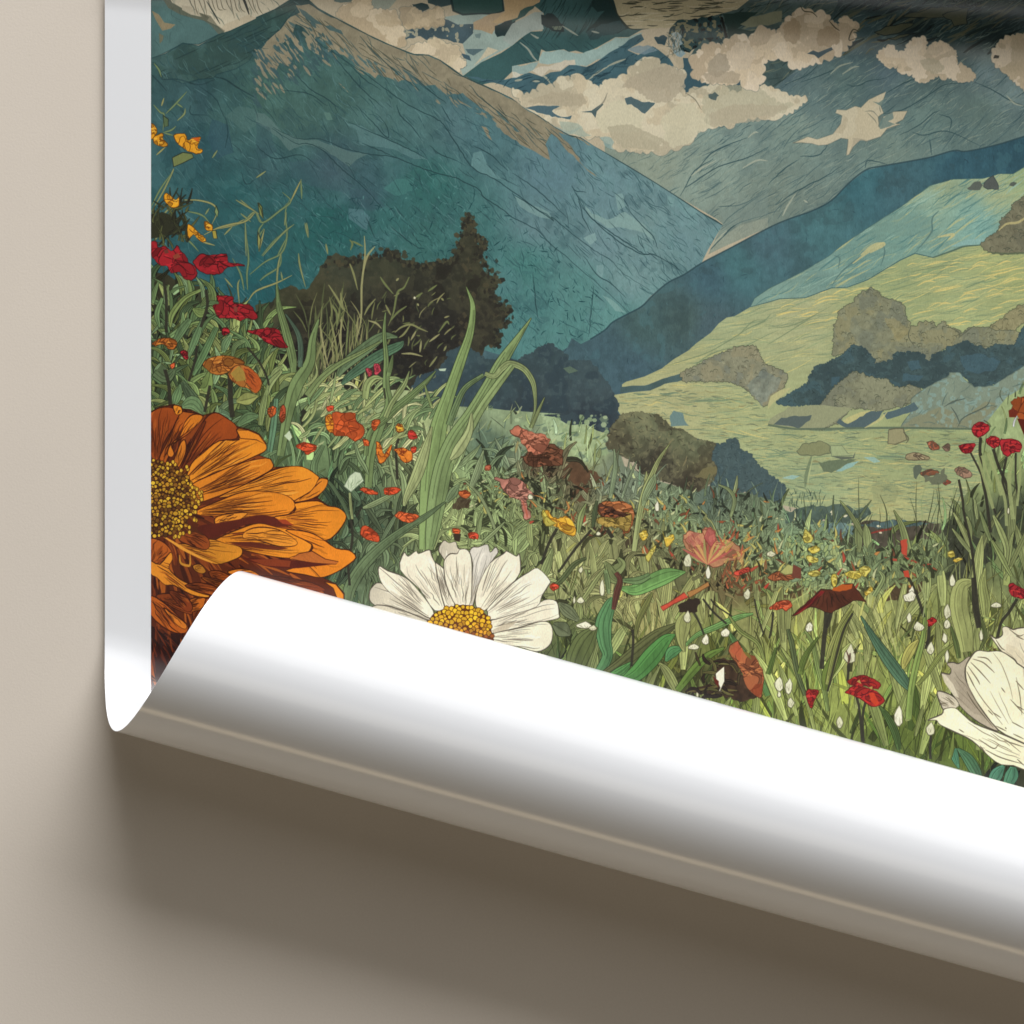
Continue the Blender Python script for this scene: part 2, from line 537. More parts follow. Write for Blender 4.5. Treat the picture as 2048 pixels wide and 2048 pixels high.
for i in range(40):
    line('C %f,%f %f,%f' % (rnd.uniform(1160, 1290), rnd.uniform(200, 420), rnd.uniform(1160, 1290), rnd.uniform(220, 440)), rnd.choice([(70, 90, 92), (190, 186, 168), (120, 110, 84)]), 1.5, .7)
fill('C 1290,440 1340,440 1380,540 1392,600 1420,590 1466,640 1420,662 1370,652 1320,702 1270,650 1300,560', (60, 88, 98), rg=(1, 8))

# ---- dark wooded mountain at the upper right, top colours deepened for the bend's shade, fading into the grey-green far mountain
far = idw([('D 700,-100', (22, 38, 40)), ('D 1500,-100', (20, 34, 35)), ('D 2200,0', (20, 34, 35)), ('D 1100,180', (26, 42, 44)), ('D 1700,250', (30, 48, 50)), ('D 1300,280', (40, 64, 66)), ('D 750,300', (56, 80, 84)), ('D 100,500', (82, 104, 112)), ('D 650,360', (84, 108, 114)), ('D 900,520', (94, 116, 122)), ('D 1650,520', (118, 140, 142)), ('D 1850,650', (118, 140, 140)),
           ('D 350,700', (100, 122, 120)), ('D 200,1000', (122, 142, 132)), ('D 600,600', (94, 118, 114)), ('D 1600,850', (98, 120, 114)), ('D 1200,900', (104, 128, 122)), ('D 900,1150', (116, 136, 126)), ('C 1100,1250', (138, 150, 134)), ('C 1500,1350', (132, 150, 138)), ('C 1700,1000', (122, 142, 134)), ('C 1700,1800', (126, 138, 126)), ('D 100,1450', (112, 128, 118)), ('D 2200,900', (98, 120, 114))], 2.6)
fm = fill('C 700,1080 860,1120 1200,1110 1380,980 1640,925 1800,885 C 1932,700 D 200,540 330,400 460,150 520,0 540,-160 2500,-160 2500,950 D 1932,1030 1730,1092 1500,1142 1400,1137 1200,1192 870,1252 740,1282 610,1382 480,1512 330,1592 160,1652 0,1722 C 1850,1752 1600,1862 1480,1920 1590,1690 1540,1650 1280,1500 930,1280 700,1150', far, 1, 'printed_far_mountain', [(NM, .1), (NS, .08)])
patches(fm, NM, .62, 1, (124, 146, 138), .16)
patches(fm, NM, 0, .34, (86, 110, 112), .18)
hair(fm, 2400, -.62, .16, (8, 40), [(62, 88, 92), (70, 96, 98), (140, 156, 144), (150, 160, 142)], 1.15, .55)
with clip_to(fm):
    for i in range(360):      # slope lines falling to the left
        p = P('C %f,%f' % (rnd.uniform(800, 4000), rnd.uniform(-120, 1850)))[0]
        L = rnd.uniform(14, 60); t = rnd.gauss(-.62, .16)
        line([p, p + (L * .5 * math.cos(t) + rnd.uniform(-3, 3), L * .5 * math.sin(t) + rnd.uniform(-3, 3)), p + (L * math.cos(t), L * math.sin(t))], rnd.choice([(66, 92, 96), (58, 84, 90), (86, 108, 106)]), 1.6, .65)
    for i in range(70):
        p = P('D %f,%f' % (rnd.uniform(420, 2300), rnd.uniform(-120, 420)))[0]
        L = rnd.uniform(20, 80); t = rnd.gauss(-.6, .18)
        line([p, p + (L * .5 * math.cos(t), L * .5 * math.sin(t) + rnd.uniform(-4, 4)), p + (L * math.cos(t), L * math.sin(t))], rnd.choice([(24, 40, 42), (26, 44, 44), (92, 96, 76), (66, 80, 70)]), rnd.uniform(2, 8), .85)
    for i in range(90):
        p = P('D %f,%f' % (rnd.uniform(480, 2300), rnd.uniform(-150, 330)))[0]
        L = rnd.uniform(12, 60); t = rnd.gauss(-.5, .3)
        line([p, p + (L * .5 * math.cos(t), L * .5 * math.sin(t) + rnd.uniform(-5, 5)), p + (L * math.cos(t), L * math.sin(t))], rnd.choice([(92, 92, 68), (104, 102, 76), (16, 28, 30), (70, 86, 78)]), rnd.uniform(1.5, 6), .85)
    for s in ('D 1010,110 1060,80 1180,60 1230,20 1500,20 1320,100 1340,110 1130,120', 'D 800,240 880,200 1000,170 1100,170 1000,240 880,270', 'D 1310,90 1500,20 1500,170 1400,190 1380,130 1340,120', 'D 900,290 1040,250 1140,240 960,300'):
        fill(s, (84, 88, 68), .9, rg=(2, 10), ink=(24, 38, 38))
    for s in ('D 590,640 680,650 760,610 900,590', 'D 870,720 1000,640 1100,600 1260,570', 'D 870,860 1010,830 1180,740 1330,640 1480,630', 'D 990,1020 1150,940 1240,860 1300,830', 'D 1090,1000 1180,1020 1350,990 1600,1100', 'D 1370,990 1380,900 1290,860',
              'D 1560,620 1700,680 1830,760 1932,800 2200,900', 'D 240,1180 380,1170 460,1080', 'D 0,1390 130,1270 220,1210', 'D 60,1550 220,1440 420,1340 560,1250', 'D 1220,1050 1235,1170', 'D 730,1270 760,1210 900,1240', 'D 250,620 420,560 600,480', 'D 130,640 300,560 400,470',
              'C 1270,1480 1380,1290 1520,1200', 'C 1590,1690 1640,1640 1780,1540 1932,1430', 'C 1480,1900 1590,1790 1700,1690 1932,1620', 'C 1390,1290 1500,1160 1640,1090 1780,1040', 'C 1300,1420 1560,1260 1780,1190 1932,1110', 'C 1560,1560 1740,1540 1932,1420'):
        line(s, (54, 80, 84), 2.2, .85, wob=.4)
    for s in ('D 110,1630 150,1550 210,1460', 'D 270,1510 300,1530', 'C 1350,1330 1430,1270 1540,1210', 'C 1740,1270 1850,1210 1932,1215', 'C 1480,1890 1560,1800 1620,1740', 'D 470,560 540,500 640,470', 'D 560,560 640,510 690,500', 'D 1800,720 1860,780 1932,800', 'C 1780,1040 1830,1000 1860,1000'):
        line(s, (170, 174, 152), 3.6, .7)
    fill('C 1560,1580 1700,1540 1780,1520 1932,1410 1932,1620 1720,1690 1600,1720', (118, 136, 128), .5)
    fill('C 1480,1915 1590,1790 1720,1700 1932,1640 1932,1720 1700,1820 1560,1880', (150, 156, 138), .55)

# ---- clouds
cl = (184, 170, 143)


def cloud(s, base, dk, lt, name='printed_cloud'):
    p = smooth(rough(scallop(P(s)[:, :2], 20 if len(s) > 300 else 12), .8, 6), 2, True)
    c = fill(p, base, 1, name, [(NB, .1)])
    q = np.vstack([p, p[:1]])
    patches(c, NB, .30, .43, dk, .8)
    patches(c, NM, .55, .63, lt, .75)
    patches(c, NM, .25, .36, dk, .55)
    patches(c, NB, .62, .9, lt, .6)
    put(cover(ribbon(np.column_stack([q, np.full(len(q), 1.3)]))), (96, 108, 104), .5)
    return c


cloud('B 600,110 650,40 720,20 745,-30 850,-40 870,20 880,70 920,70 1010,72 1070,115 1095,190 1112,240 1125,295 1100,360 1040,350 900,290 700,190', (188, 172, 142), (170, 154, 126), (200, 186, 158))
fill('B 720,60 780,20 840,40 860,100 800,130 730,120', (198, 182, 152), .7, sc=(8,))
fill('B 900,120 980,90 1050,120 1070,190 1000,200 920,180', (176, 160, 130), .7, sc=(8,))
cloud('B 1120,385 1200,332 1290,322 1330,295 1375,288 1440,332 1530,347 1540,432 1590,472 1515,548 1390,457 1290,412 1190,404', (192, 178, 148), (172, 158, 132), (204, 190, 162))
cloud('B 1080,60 1180,50 1260,95 1330,70 1420,75 1420,190 1260,206 1180,214 1110,200', (176, 160, 130), (156, 142, 116), (190, 174, 144))
c1 = cloud('C 0,662 90,716 200,692 190,652 260,642 325,662 335,602 400,577 440,600 450,562 560,602 660,662 720,602 790,592 870,562 920,492 1020,432 1110,442 1120,482 1180,492 1250,542 1300,527 1300,602 1270,652 1310,712 1330,692 1420,662 1560,637 1630,662 1640,692 1700,702 1780,660 1932,650 D 100,692 160,722 250,732 300,747 235,802 160,852 0,902 C 1850,882 1780,892 1690,932 1600,947 1480,967 1400,987 1380,1042 1290,1102 1200,1127 1050,1142 940,1152 860,1127 780,1132 740,1092 690,1062 660,1030 430,1012 330,962 200,872 90,812', (190, 178, 150), (172, 164, 140), (202, 194, 168))
fill('C 640,880 760,770 880,760 960,850 980,980 860,1000 740,990 660,960', (194, 188, 160), .85, sc=(12,))
fill('C 1130,900 1240,800 1340,780 1420,850 1500,960 1380,990 1340,1080 1200,1110 1160,1000', (192, 186, 158), .8, sc=(12,))
fill('C 720,960 880,940 1020,1000 1150,1060 1060,1130 880,1110 760,1050', (170, 163, 138), .8, sc=(10,))
fill('C 960,560 1080,520 1190,500 1300,560 1280,680 1180,770 1060,760 900,650 830,660 880,600', (166, 156, 134), .75, sc=(12,))
fill('C 330,700 540,720 560,780 420,800 300,780 120,770 180,740', (166, 156, 132), .75, sc=(10,))
fill('C 1440,760 1640,640 1850,650 D 60,780 200,790 60,860 C 1800,880 1600,940 1480,940', (174, 170, 144), .7, sc=(12,))
fill('C 1500,860 1640,800 1780,790 D 0,800 150,800 0,895 C 1700,930 1500,950', (172, 162, 138), .6, sc=(9,))
fill('C 850,742 900,728 980,770 1080,775 1030,830 1000,860 960,830 900,790 870,790', (80, 102, 106), rg=(1.5, 6))
fill('C 100,815 200,795 360,800 300,840 340,870 420,885 450,870 440,900 350,890 230,860', (78, 104, 112), rg=(1.5, 6))
fill('C 520,845 600,835 680,780 690,790 640,840 630,890 600,850', (76, 96, 98))
fill('C 1480,710 1530,695 1560,720 1540,755 1500,750', (84, 100, 98), rg=(3, 4))
fill('C 1690,640 1720,600 1760,620 1810,640 1900,625 1860,650 1800,680 1760,640', (66, 90, 100), rg=(1, 5))
line('C 1310,700 1380,750 1430,830', (120, 116, 100), 2.2, .8)
line('C 630,830 690,770 720,700', (120, 118, 104), 3, .7)
line('C 330,960 430,1000 520,960', (128, 152, 148), 6, .6)
fill('C 360,910 500,930 560,1000 600,1030 540,1035 430,1010 370,960', (150, 166, 152), .7, rg=(3, 8))
fill('C 660,1040 760,1050 770,1130 700,1090', (132, 160, 156), .7, rg=(4, 6))
c2 = cloud('C 1350,502 1390,402 1480,332 1540,327 1580,342 1640,292 1720,262 1780,292 1830,242 1932,217 D 0,212 60,252 120,162 180,112 200,72 280,52 350,82 440,92 460,152 500,162 530,192 550,122 620,132 690,202 640,242 660,292 600,342 560,392 500,422 360,472 260,512 220,522 150,462 80,442 0,452 C 1900,482 1890,562 1900,622 1800,682 1720,602 1680,642 1600,632 1460,622 1420,592 1390,602 1370,522', (200, 184, 156), (176, 160, 134), (212, 198, 174))
fill('D 120,190 200,130 240,180 240,280 200,330 130,300', (160, 142, 114), .8, sc=(10,))
fill('D 380,230 480,200 540,260 530,320 440,350 370,310', (160, 142, 114), .8, sc=(10,))
fill('C 1480,480 1560,400 1620,420 1640,520 1560,580 1490,560', (160, 150, 130), .8, sc=(9,))
fill('C 1440,560 1600,540 1720,560 1700,630 1480,615', (164, 152, 130), .7, sc=(9,))
fill('C 1620,420 1700,320 1790,330 1830,420 1780,520 1680,520', (198, 184, 160), .8, sc=(9,))
fill('D 295,405 340,380 380,395 480,355 490,375 440,400 380,440 350,415', (74, 92, 98))
for s in ('D 240,20 270,70 330,80 370,120', 'D 460,150 500,200 540,230', 'D 690,240 640,220 610,300 660,290'):
    line(s, (60, 60, 48), 2.6, .8)
c3 = cloud('D 815,422 860,372 930,337 980,392 1030,382 1060,322 1120,282 1190,282 1195,372 1230,332 1310,307 1370,342 1420,392 1430,492 1480,492 1540,542 1570,582 1530,612 1450,622 1380,592 1290,572 1220,602 1200,622 1130,622 1090,562 990,552 980,502 900,512 850,462', (202, 186, 158), (180, 166, 140), (212, 198, 174))
fill('D 1150,460 1210,440 1290,460 1330,520 1260,560 1170,510', (170, 162, 138), .7, sc=(8,))
c4 = cloud('D 1690,402 1740,312 1830,267 1900,247 2100,262 2400,200 2400,760 2000,722 1900,652 1800,562 1710,482', (202, 186, 158), (182, 168, 140), (212, 198, 174))
fill('D 1710,415 1745,420 1740,440 1700,440', (40, 40, 32))
bc = fill('D 185,1080 300,1032 372,1052 490,1012 550,932 560,872 510,852 520,827 590,832 660,800 700,812 760,752 890,692 870,752 850,802 872,852 832,882 840,962 860,932 872,882 950,842 1052,837 1020,902 960,932 1000,937 900,972 850,1032 740,1067 700,1052 640,1112 612,1167 590,1172 600,1102 604,1052 550,1042 450,1092 380,1097 330,1082 250,1077', (184, 174, 146), 1, 'printed_cloud', [(NB, .08)], ink=(104, 112, 102), inkw=1.5)
patches(bc, NM, .55, .9, (190, 182, 156), .6)
fill('D 842,905 875,885 945,848 948,890 905,915 960,935 890,960 845,975', (106, 128, 122), .85, rg=(1.5, 6))
fill('D 870,750 835,775 790,765 850,800 900,720', (100, 124, 118), .8)
fill('D 500,1000 560,930 575,870 605,900 590,960 560,1010', (170, 160, 134), .6)
fill('D 640,1040 700,1045 760,1060 700,1060 650,1090 615,1150 640,1080', (160, 152, 130), .7)
for s in ('D 730,840 790,840 830,880', 'D 830,960 850,900 870,870', 'D 750,850 800,900 820,930', 'D 840,800 850,850'):
    line(s, (116, 120, 108), 2, .8)

# ---- the great teal mountain on the left
MT = [('B 300,60', (48, 72, 72)), ('A 1400,450', (50, 78, 76)), ('A 1800,300', (52, 80, 78)), ('A 1500,700', (50, 80, 82)), ('A 1500,1100', (46, 82, 88)), ('A 1700,900', (62, 96, 94)), ('A 1800,1500', (46, 92, 94)), ('B 100,700', (66, 98, 90)), ('B 600,700', (66, 98, 92)), ('B 300,900', (68, 100, 94)), ('B 900,800', (74, 108, 104)), ('B 1300,900', (72, 106, 106)), ('B 600,1250', (66, 92, 98)), ('B 850,1450', (60, 92, 98)), ('B 1500,900', (80, 112, 116)),
      ('B 1700,1000', (80, 116, 120)), ('B 100,1300', (58, 90, 94)), ('B 200,1500', (46, 94, 94)), ('B 500,1700', (44, 96, 94)), ('B 1000,1650', (56, 104, 102)), ('B 1300,1400', (54, 104, 100)), ('B 1600,1750', (60, 106, 104)), ('C 300,1300', (92, 124, 132)), ('C 700,1450', (106, 138, 142)), ('C 1000,1700', (112, 142, 142)), ('C 1300,1650', (108, 140, 142)), ('G 900,600', (112, 144, 144)), ('G 700,300', (108, 138, 142)), ('C 200,1700', (98, 130, 134)),
      ('G 100,500', (72, 122, 118)), ('G 500,700', (84, 130, 126)), ('G 400,950', (84, 132, 128)), ('F 1700,800', (76, 124, 122)), ('F 900,300', (60, 106, 102)), ('F 200,200', (42, 94, 92)), ('E 1200,600', (38, 92, 96)), ('E 900,650', (40, 90, 98)), ('E 700,200', (44, 88, 92)), ('G 800,900', (92, 138, 134))]
mt = idw(MT, 3.2)
mount = fill('A 1140,440 1250,405 1380,325 1500,347 1650,262 1740,232 1932,142 B 0,132 140,72 270,-10 300,-40 350,-30 400,-5 470,60 600,132 700,182 850,262 1000,332 1100,372 1190,407 1300,412 1390,452 1480,512 1560,572 1700,632 1850,702 1932,742 C 90,812 200,872 330,962 430,1017 520,1037 620,1102 760,1182 930,1282 1100,1387 1280,1502 1430,1602 1540,1662 1590,1697 G 1480,375 1430,475 1300,560 1180,622 1050,722 980,802 870,862 500,1300 0,1500 E 388,1300', mt, 1, 'printed_mountain', [(NM, .14), (NS, .09), (NV, .06)])
# dark left shoulder
sh = fill('A 1140,440 1250,405 1380,325 1500,347 1650,262 1740,232 1932,142 B 0,132 140,72 270,-10 310,60 240,140 180,222 90,300 0,372 A 1880,460 1780,520 1640,560 1610,590 1500,600 1380,630 1300,600 1220,600 1180,500 1140,480', (54, 80, 76), noise=[(NM, .2)], ink=TEALINK)
with clip_to(sh):
    for i in range(34):
        x = rnd.uniform(1180, 2300); y = 900 - .47 * x + 260 + rnd.uniform(-140, 190)
        L = rnd.uniform(80, 240)
        line('A %f,%f %f,%f %f,%f' % (x, y, x + L * .5, y - L * .2 + rnd.uniform(-8, 12), x + L, y - L * .45), (34, 56, 56), 2, .8)
for s in ('A 1150,470 1190,500 1220,570 1225,600', 'A 1140,560 1200,620 1260,690', 'A 1220,600 1350,600 1500,640 1620,600', 'A 1620,580 1700,600 1790,660 1932,740'):
    line(s, (32, 56, 58), 3, .85)
# lighter and bluer blotches
patches(mount, NM, .62, 1, (92, 132, 128), .14)
patches(mount, NM, 0, .34, (48, 82, 90), .18)
patches(mount, NB, .62, 1, (92, 124, 134), .14)
hair(mount, 3000, .85, .22, (8, 38), [(36, 66, 72), (40, 74, 78), (100, 138, 138), (84, 122, 122), (52, 86, 90)], 1.15, .62)
for s, c_, a_ in (('B 0,850 60,860 140,930 200,1000 330,1050 480,1060 700,1140 850,1160 760,1200 700,1260 600,1180 480,1120 360,1090 250,1140 160,1030 0,930', (88, 116, 112), .75), ('B 680,930 800,950 900,1010 1060,1080 1200,1150 1300,1205 1200,1200 1040,1130 880,1100 780,1090 760,980', (94, 130, 130), .55),
                  ('B 1640,1150 1700,1140 1740,1230 1860,1360 1760,1340 1620,1260', (104, 142, 142), .7), ('B 700,1570 800,1580 860,1640 840,1740 770,1700 700,1650', (84, 120, 126), .7), ('B 510,850 560,850 580,900 540,905', (88, 122, 112), .8), ('B 60,600 140,600 150,690 60,690', (76, 112, 100), .7),
                  ('B 250,1220 540,1200 640,1330 740,1400 680,1460 400,1400 260,1330', (66, 92, 102), .35), ('B 700,1420 860,1430 980,1560 900,1590 820,1580 720,1520', (62, 88, 98), .35), ('B 960,1420 1060,1350 1200,1340 1180,1440 1050,1480', (70, 124, 118), .6),
                  ('C 520,1510 600,1610 720,1660 850,1600 1000,1700 1090,1830 1000,1760 860,1720 720,1720 600,1640', (132, 162, 156), .75), ('C 780,1470 830,1460 860,1560 800,1590', (128, 160, 156), .7), ('C 1290,1590 1360,1550 1400,1600 1330,1650', (118, 154, 154), .6), ('C 20,1480 160,1550 280,1600 320,1660 200,1640 60,1560', (124, 156, 152), .65),
                  ('G 540,290 620,250 640,300 590,340', (134, 166, 162), .7), ('G 640,500 690,490 680,590 640,570', (130, 160, 160), .5), ('G 680,720 760,760 860,850 780,840', (128, 164, 158), .7), ('C 1170,1480 1230,1500 1220,1560 1180,1540', (120, 156, 154), .6), ('A 1800,800 1932,820 1932,950 1850,1000 1700,880', (76, 108, 104), .6), ('A 1600,900 1720,940 1760,1150 1640,1200 1560,1050', (52, 84, 96), .6), ('B 0,920 100,960 160,1140 60,1200 0,1150', (56, 84, 92), .4)):
    fill(s, c_, a_, rg=(1.5, 9))
# bare tan ridge
tan = (134, 127, 105)
tr = fill('B 60,340 150,250 240,150 330,95 300,40 400,30 480,80 600,142 700,187 850,267 1000,337 1100,377 1190,412 1300,417 1390,457 1480,517 1560,577 1700,637 1850,707 1932,747 C 90,815 200,875 330,965 430,1020 520,1040 600,1100 430,1020 350,1000 420,1080 480,1160 540,1250 640,1335 520,1240 400,1120 340,1040 300,1010 250,1090 290,1205 200,1160 110,1110 0,1050 B 1850,980 1760,870 1650,850 1760,860 1660,780 1560,700 1450,720 1350,640 1250,650 1100,602 1060,627 1040,600 920,560 900,592 830,542 700,450 600,385 560,372 520,310 480,280 440,300 400,240 340,200 300,180 280,250 330,320 360,400 290,340 260,280 200,330 280,430 250,502 180,470 140,562 70,522 0,522 0,400', tan, 1, None, [(NM, .2), (NS, .12)], rg=(2.2, 9))
for s in ('B 370,290 420,260 470,330 520,380 510,440 450,400 400,370', 'B 620,620 700,700 690,690', 'B 1490,720 1560,770 1590,800 1540,780', 'B 1700,950 1740,960 1780,1060 1740,1020', 'B 180,250 220,300 280,380 350,500 290,430'):
    fill(s, tan, 1, rg=(1.5, 7))
for i in range(150):      # streaky edges of the bare ground
    x = rnd.uniform(-40, 560); y = 560 - .62 * x + rnd.uniform(-200, 190) if x < 420 else rnd.uniform(240, 460)
    L = rnd.uniform(30, 110); t = .95 + rnd.gauss(0, .12)
    line('B %f,%f %f,%f %f,%f' % (x, y, x + L * .5 * math.cos(t) + rnd.uniform(-5, 5), y + L * .5 * math.sin(t), x + L * math.cos(t), y + L * math.sin(t)), rnd.choice([(64, 92, 94), (58, 86, 88), (136, 129, 107), (60, 88, 92)]), rnd.uniform(2.5, 7), .85)
for i in range(90):
    u = rnd.random(); x = 450 + u * 1500; y = 330 + u * 620 + rnd.uniform(-60, 50)
    L = rnd.uniform(30, 100); t = .75 + rnd.gauss(0, .12)
    line('B %f,%f %f,%f' % (x, y, x + L * math.cos(t), y + L * math.sin(t)), rnd.choice([(70, 102, 104), (134, 127, 105), (74, 106, 108)]), rnd.uniform(2, 6), .8)
with clip_to(tr):
    for i in range(150):
        u = rnd.random()
        x = 200 + u * 2300; y = 60 + (u ** 1.05) * 1080 + rnd.uniform(-40, 160)
        L = rnd.uniform(60, 190); t = .72 + rnd.gauss(0, .16)
        line('B %f,%f %f,%f %f,%f' % (x, y, x + L * .5 * math.cos(t), y + L * .5 * math.sin(t) + rnd.uniform(-8, 8), x + L * math.cos(t), y + L * math.sin(t)), rnd.choice([(62, 84, 84), (86, 84, 66), (70, 76, 66)]), 1.6, .8)
    for s in ('B 560,190 640,230 660,260 560,230 520,200', 'B 1100,520 1200,580 1330,690 1240,640', 'B 300,40 420,120 500,190 440,180 380,140', 'B 240,160 330,200 380,260 300,230'):
        fill(s, (66, 94, 96), .85, rg=(1.5, 8))
with clip_to(mount):
    for i in range(420):      # fall lines down the flank
        p = P('B %f,%f' % (rnd.uniform(-300, 3400), rnd.uniform(250, 2000)))[0]
        L = rnd.uniform(10, 46); t = rnd.gauss(.85, .25)
        line([p, p + (L * .5 * math.cos(t) + rnd.uniform(-3, 3), L * .5 * math.sin(t) + rnd.uniform(-3, 3)), p + (L * math.cos(t), L * math.sin(t))], rnd.choice([(36, 66, 72), (42, 74, 80), (36, 60, 66)]), 1.3, .6)
    for s in ('B 500,20 600,130 850,262 1000,332 1190,407 1300,412 1390,452 1560,572 1850,702 1932,742 C 200,872 430,1017 520,1037 760,1182 1100,1387 1430,1602 1590,1697',):
        line(s, (48, 70, 70), 3.5, .85, False)
    for s in ('B 130,960 200,1000 330,1050 480,1050 700,1130 870,1165 1050,1190 1200,1250 1380,1310 1490,1335 1560,1370 1680,1430 1720,1490 1850,1570 1932,1640 C 180,1730 300,1850 G 400,420 560,560 700,680 830,800 870,850', 'B 120,970 300,1080 380,1080 500,1130 600,1230 690,1310 800,1400 960,1580 980,1610', 'B 0,1090 60,1150 150,1200 340,1170 480,1270', 'B 370,200 480,330 590,400 720,490 830,560 960,660 1150,790 1350,890 1430,960 1540,1130 1640,1270 1800,1350 1932,1440 C 300,1660 G 300,130 500,290 620,380 740,450 850,560 1040,680',
              'B 700,920 900,1010 1060,1080 1200,1150 1300,1205', 'B 800,1080 920,1130 1060,1190', 'B 560,380 700,560 850,720 960,810', 'B 750,790 860,900 950,1000 1000,1040 980,940 900,850', 'B 780,270 900,400 1100,580 1240,680', 'B 700,480 800,580 940,680', 'B 300,560 420,680 560,760 620,850', 'B 200,680 400,710 540,800', 'B 1060,790 1090,870 1180,960 1250,1060', 'B 1310,1100 1400,1170 1510,1210', 'B 1400,800 1440,870 1500,960', 'B 1190,580 1330,700 1440,780',
              'B 1610,640 1700,740 1860,870 1932,950', 'B 1640,1100 1760,1160 1900,1290', 'C 480,1450 560,1600 640,1680 700,1720 800,1790 920,1870 1000,1915 1090,1915', 'C 0,1300 150,1400 300,1530 420,1650', 'C 0,1460 160,1560 320,1660', 'C 500,1500 540,1640 600,1760', 'C 860,1560 960,1680 1060,1780 1100,1880', 'G 500,10 560,90 700,230 850,340 980,410 1060,410 1180,470 1300,550', 'G 540,420 640,560 760,640 860,740', 'G 620,650 600,820 580,1030', 'G 160,560 180,800 200,900', 'C 450,1400 480,1440 560,1450',
              'A 1500,650 1620,740 1700,900', 'A 1440,790 1440,860 1560,870', 'A 1700,880 1720,1000 1700,1120', 'A 1820,1300 1860,1390 1932,1350', 'B 830,1640 900,1800', 'B 1170,1750 1250,1860', 'F 640,200 760,300 880,380'):
        line(s, (32, 58, 62), 2.0, .72, wob=.5)
low = cover(P('B 0,1350 500,1450 1000,1500 1300,1300 1560,1400 1900,1620 G 150,200 500,520 850,850 500,1050 0,1200 F 0,700 0,500'))
with clip_to(mount):
    cells(low, (28, 66, 70), 330, .8, 1.5, (5, 18))
    cells(low, (96, 150, 146), 60, .55, 2.4, (4, 11))
    hair(low, 700, 1.45, .4, (4, 16), [(34, 76, 78), (40, 84, 84), (86, 142, 138)], 1.2, .5)

# ---- blue ridge that comes down from the right
rd = idw([('G 1900,300', (74, 104, 112)), ('G 1500,600', (68, 98, 108)), ('G 1700,500', (72, 112, 116)), ('G 1000,950', (72, 98, 98)), ('G 1300,900', (74, 96, 94)), ('G 700,1150', (70, 96, 104)), ('G 900,1300', (72, 98, 108)), ('D 1000,1400', (66, 100, 108)), ('D 400,1700', (74, 114, 118)), ('D 1500,1250', (56, 92, 104)), ('D 1900,1150', (52, 86, 98)), ('G 1500,950', (76, 98, 104)), ('D 700,1350', (62, 104, 112))])
ridge = fill('D 2500,850 1932,1032 1730,1094 1500,1144 1400,1139 1200,1194 870,1254 740,1284 610,1384 480,1514 330,1594 160,1654 0,1724 G 1900,232 1640,367 1480,452 1430,477 1300,562 1180,622 1060,722 980,802 870,862 760,922 700,982 590,1052 520,1087 450,1042 420,1112 380,1137 280,1082 170,1162 80,1182 40,1232 0,1232 F 1600,1210 1200,1090 1060,1150 1080,1250 800,1400 G -200,1900 1932,1900 H 2500,1500', rd, 1, 'printed_ridge', [(NM, .14), (NS, .12), (NV, .08)])
patches(ridge, NM, .63, 1, (74, 116, 122), .25)
patches(ridge, NM, 0, .33, (60, 82, 86), .25)
hair(ridge, 900, 1.35, .3, (4, 14), [(52, 78, 84), (48, 72, 80), (84, 122, 126), (72, 104, 108)], 1.3, .5)
cells(ridge, (44, 68, 78), 220, .6, 1.3, (4, 14))
line('D 2300,920 1932,1030 1730,1092 1500,1142 1400,1137 1200,1192 870,1252 740,1282 610,1382 480,1512 330,1592 160,1652 0,1722 G 1640,367 1430,477 1300,562 1180,622 1060,722 980,802 870,862 760,922 700,982 590,1052', (46, 72, 80), 3, .8, False)

# ---- hills on the right
hl = idw([('G 1700,950', (158, 166, 124)), ('H 1200,500', (150, 162, 116)), ('H 1500,700', (160, 170, 120)), ('H 200,900', (164, 168, 126)), ('L 1000,500', (150, 160, 114)), ('L 300,600', (150, 164, 122)), ('G 1200,1550', (168, 168, 122)), ('H 1800,500', (158, 166, 112)), ('G 1800,1750', (164, 172, 124)), ('L 1400,350', (152, 164, 116)), ('L 300,300', (160, 168, 120)), ('L 900,800', (168, 170, 118)), ('H 900,850', (152, 164, 116))])
hill = fill('G 830,1392 860,1372 1000,1332 1130,1272 1220,1202 1330,1137 1390,1082 1500,1002 1560,932 1620,887 1680,877 1800,807 1932,772 H 90,747 280,742 480,667 600,662 750,607 1000,457 1110,407 1250,437 1480,352 1610,342 2500,100 2500,2300 H 1000,2500 H 100,2300 G 1700,1900 1400,1800 1200,1800 830,1640 800,1590 765,1472 900,1450 1050,1437 1000,1400 880,1410 830,1412', hl, 1, 'printed_hill', [(NH, .1), (NB, .08)])
tsl = idw([('D 1700,1420', (156, 168, 130)), ('D 1500,1600', (126, 160, 146)), ('D 1100,1700', (116, 152, 142)), ('H 700,400', (112, 146, 136)), ('H 200,700', (122, 152, 140)), ('H 1600,200', (122, 162, 152)), ('D 1300,1400', (148, 164, 130)), ('H 1000,300', (114, 148, 136)), ('D 1200,1500', (138, 166, 146)), ('D 1900,1330', (150, 170, 126)), ('H 400,600', (118, 150, 140))])
ts = fill('D 2500,1080 1932,1262 1850,1312 1740,1312 1690,1332 1620,1347 1400,1352 1220,1402 1140,1462 1000,1562 750,1722 560,1852 460,1932 H 260,542 0,672 G 1830,742 1800,807 1932,772 H 90,745 280,738 480,662 600,657 750,602 1000,452 1110,402 1250,435 1480,350 1610,340 2500,80', tsl, 1, 'printed_hill', [(NH, .1), (NM, .08)], ink=(70, 100, 98), inkw=1.4)
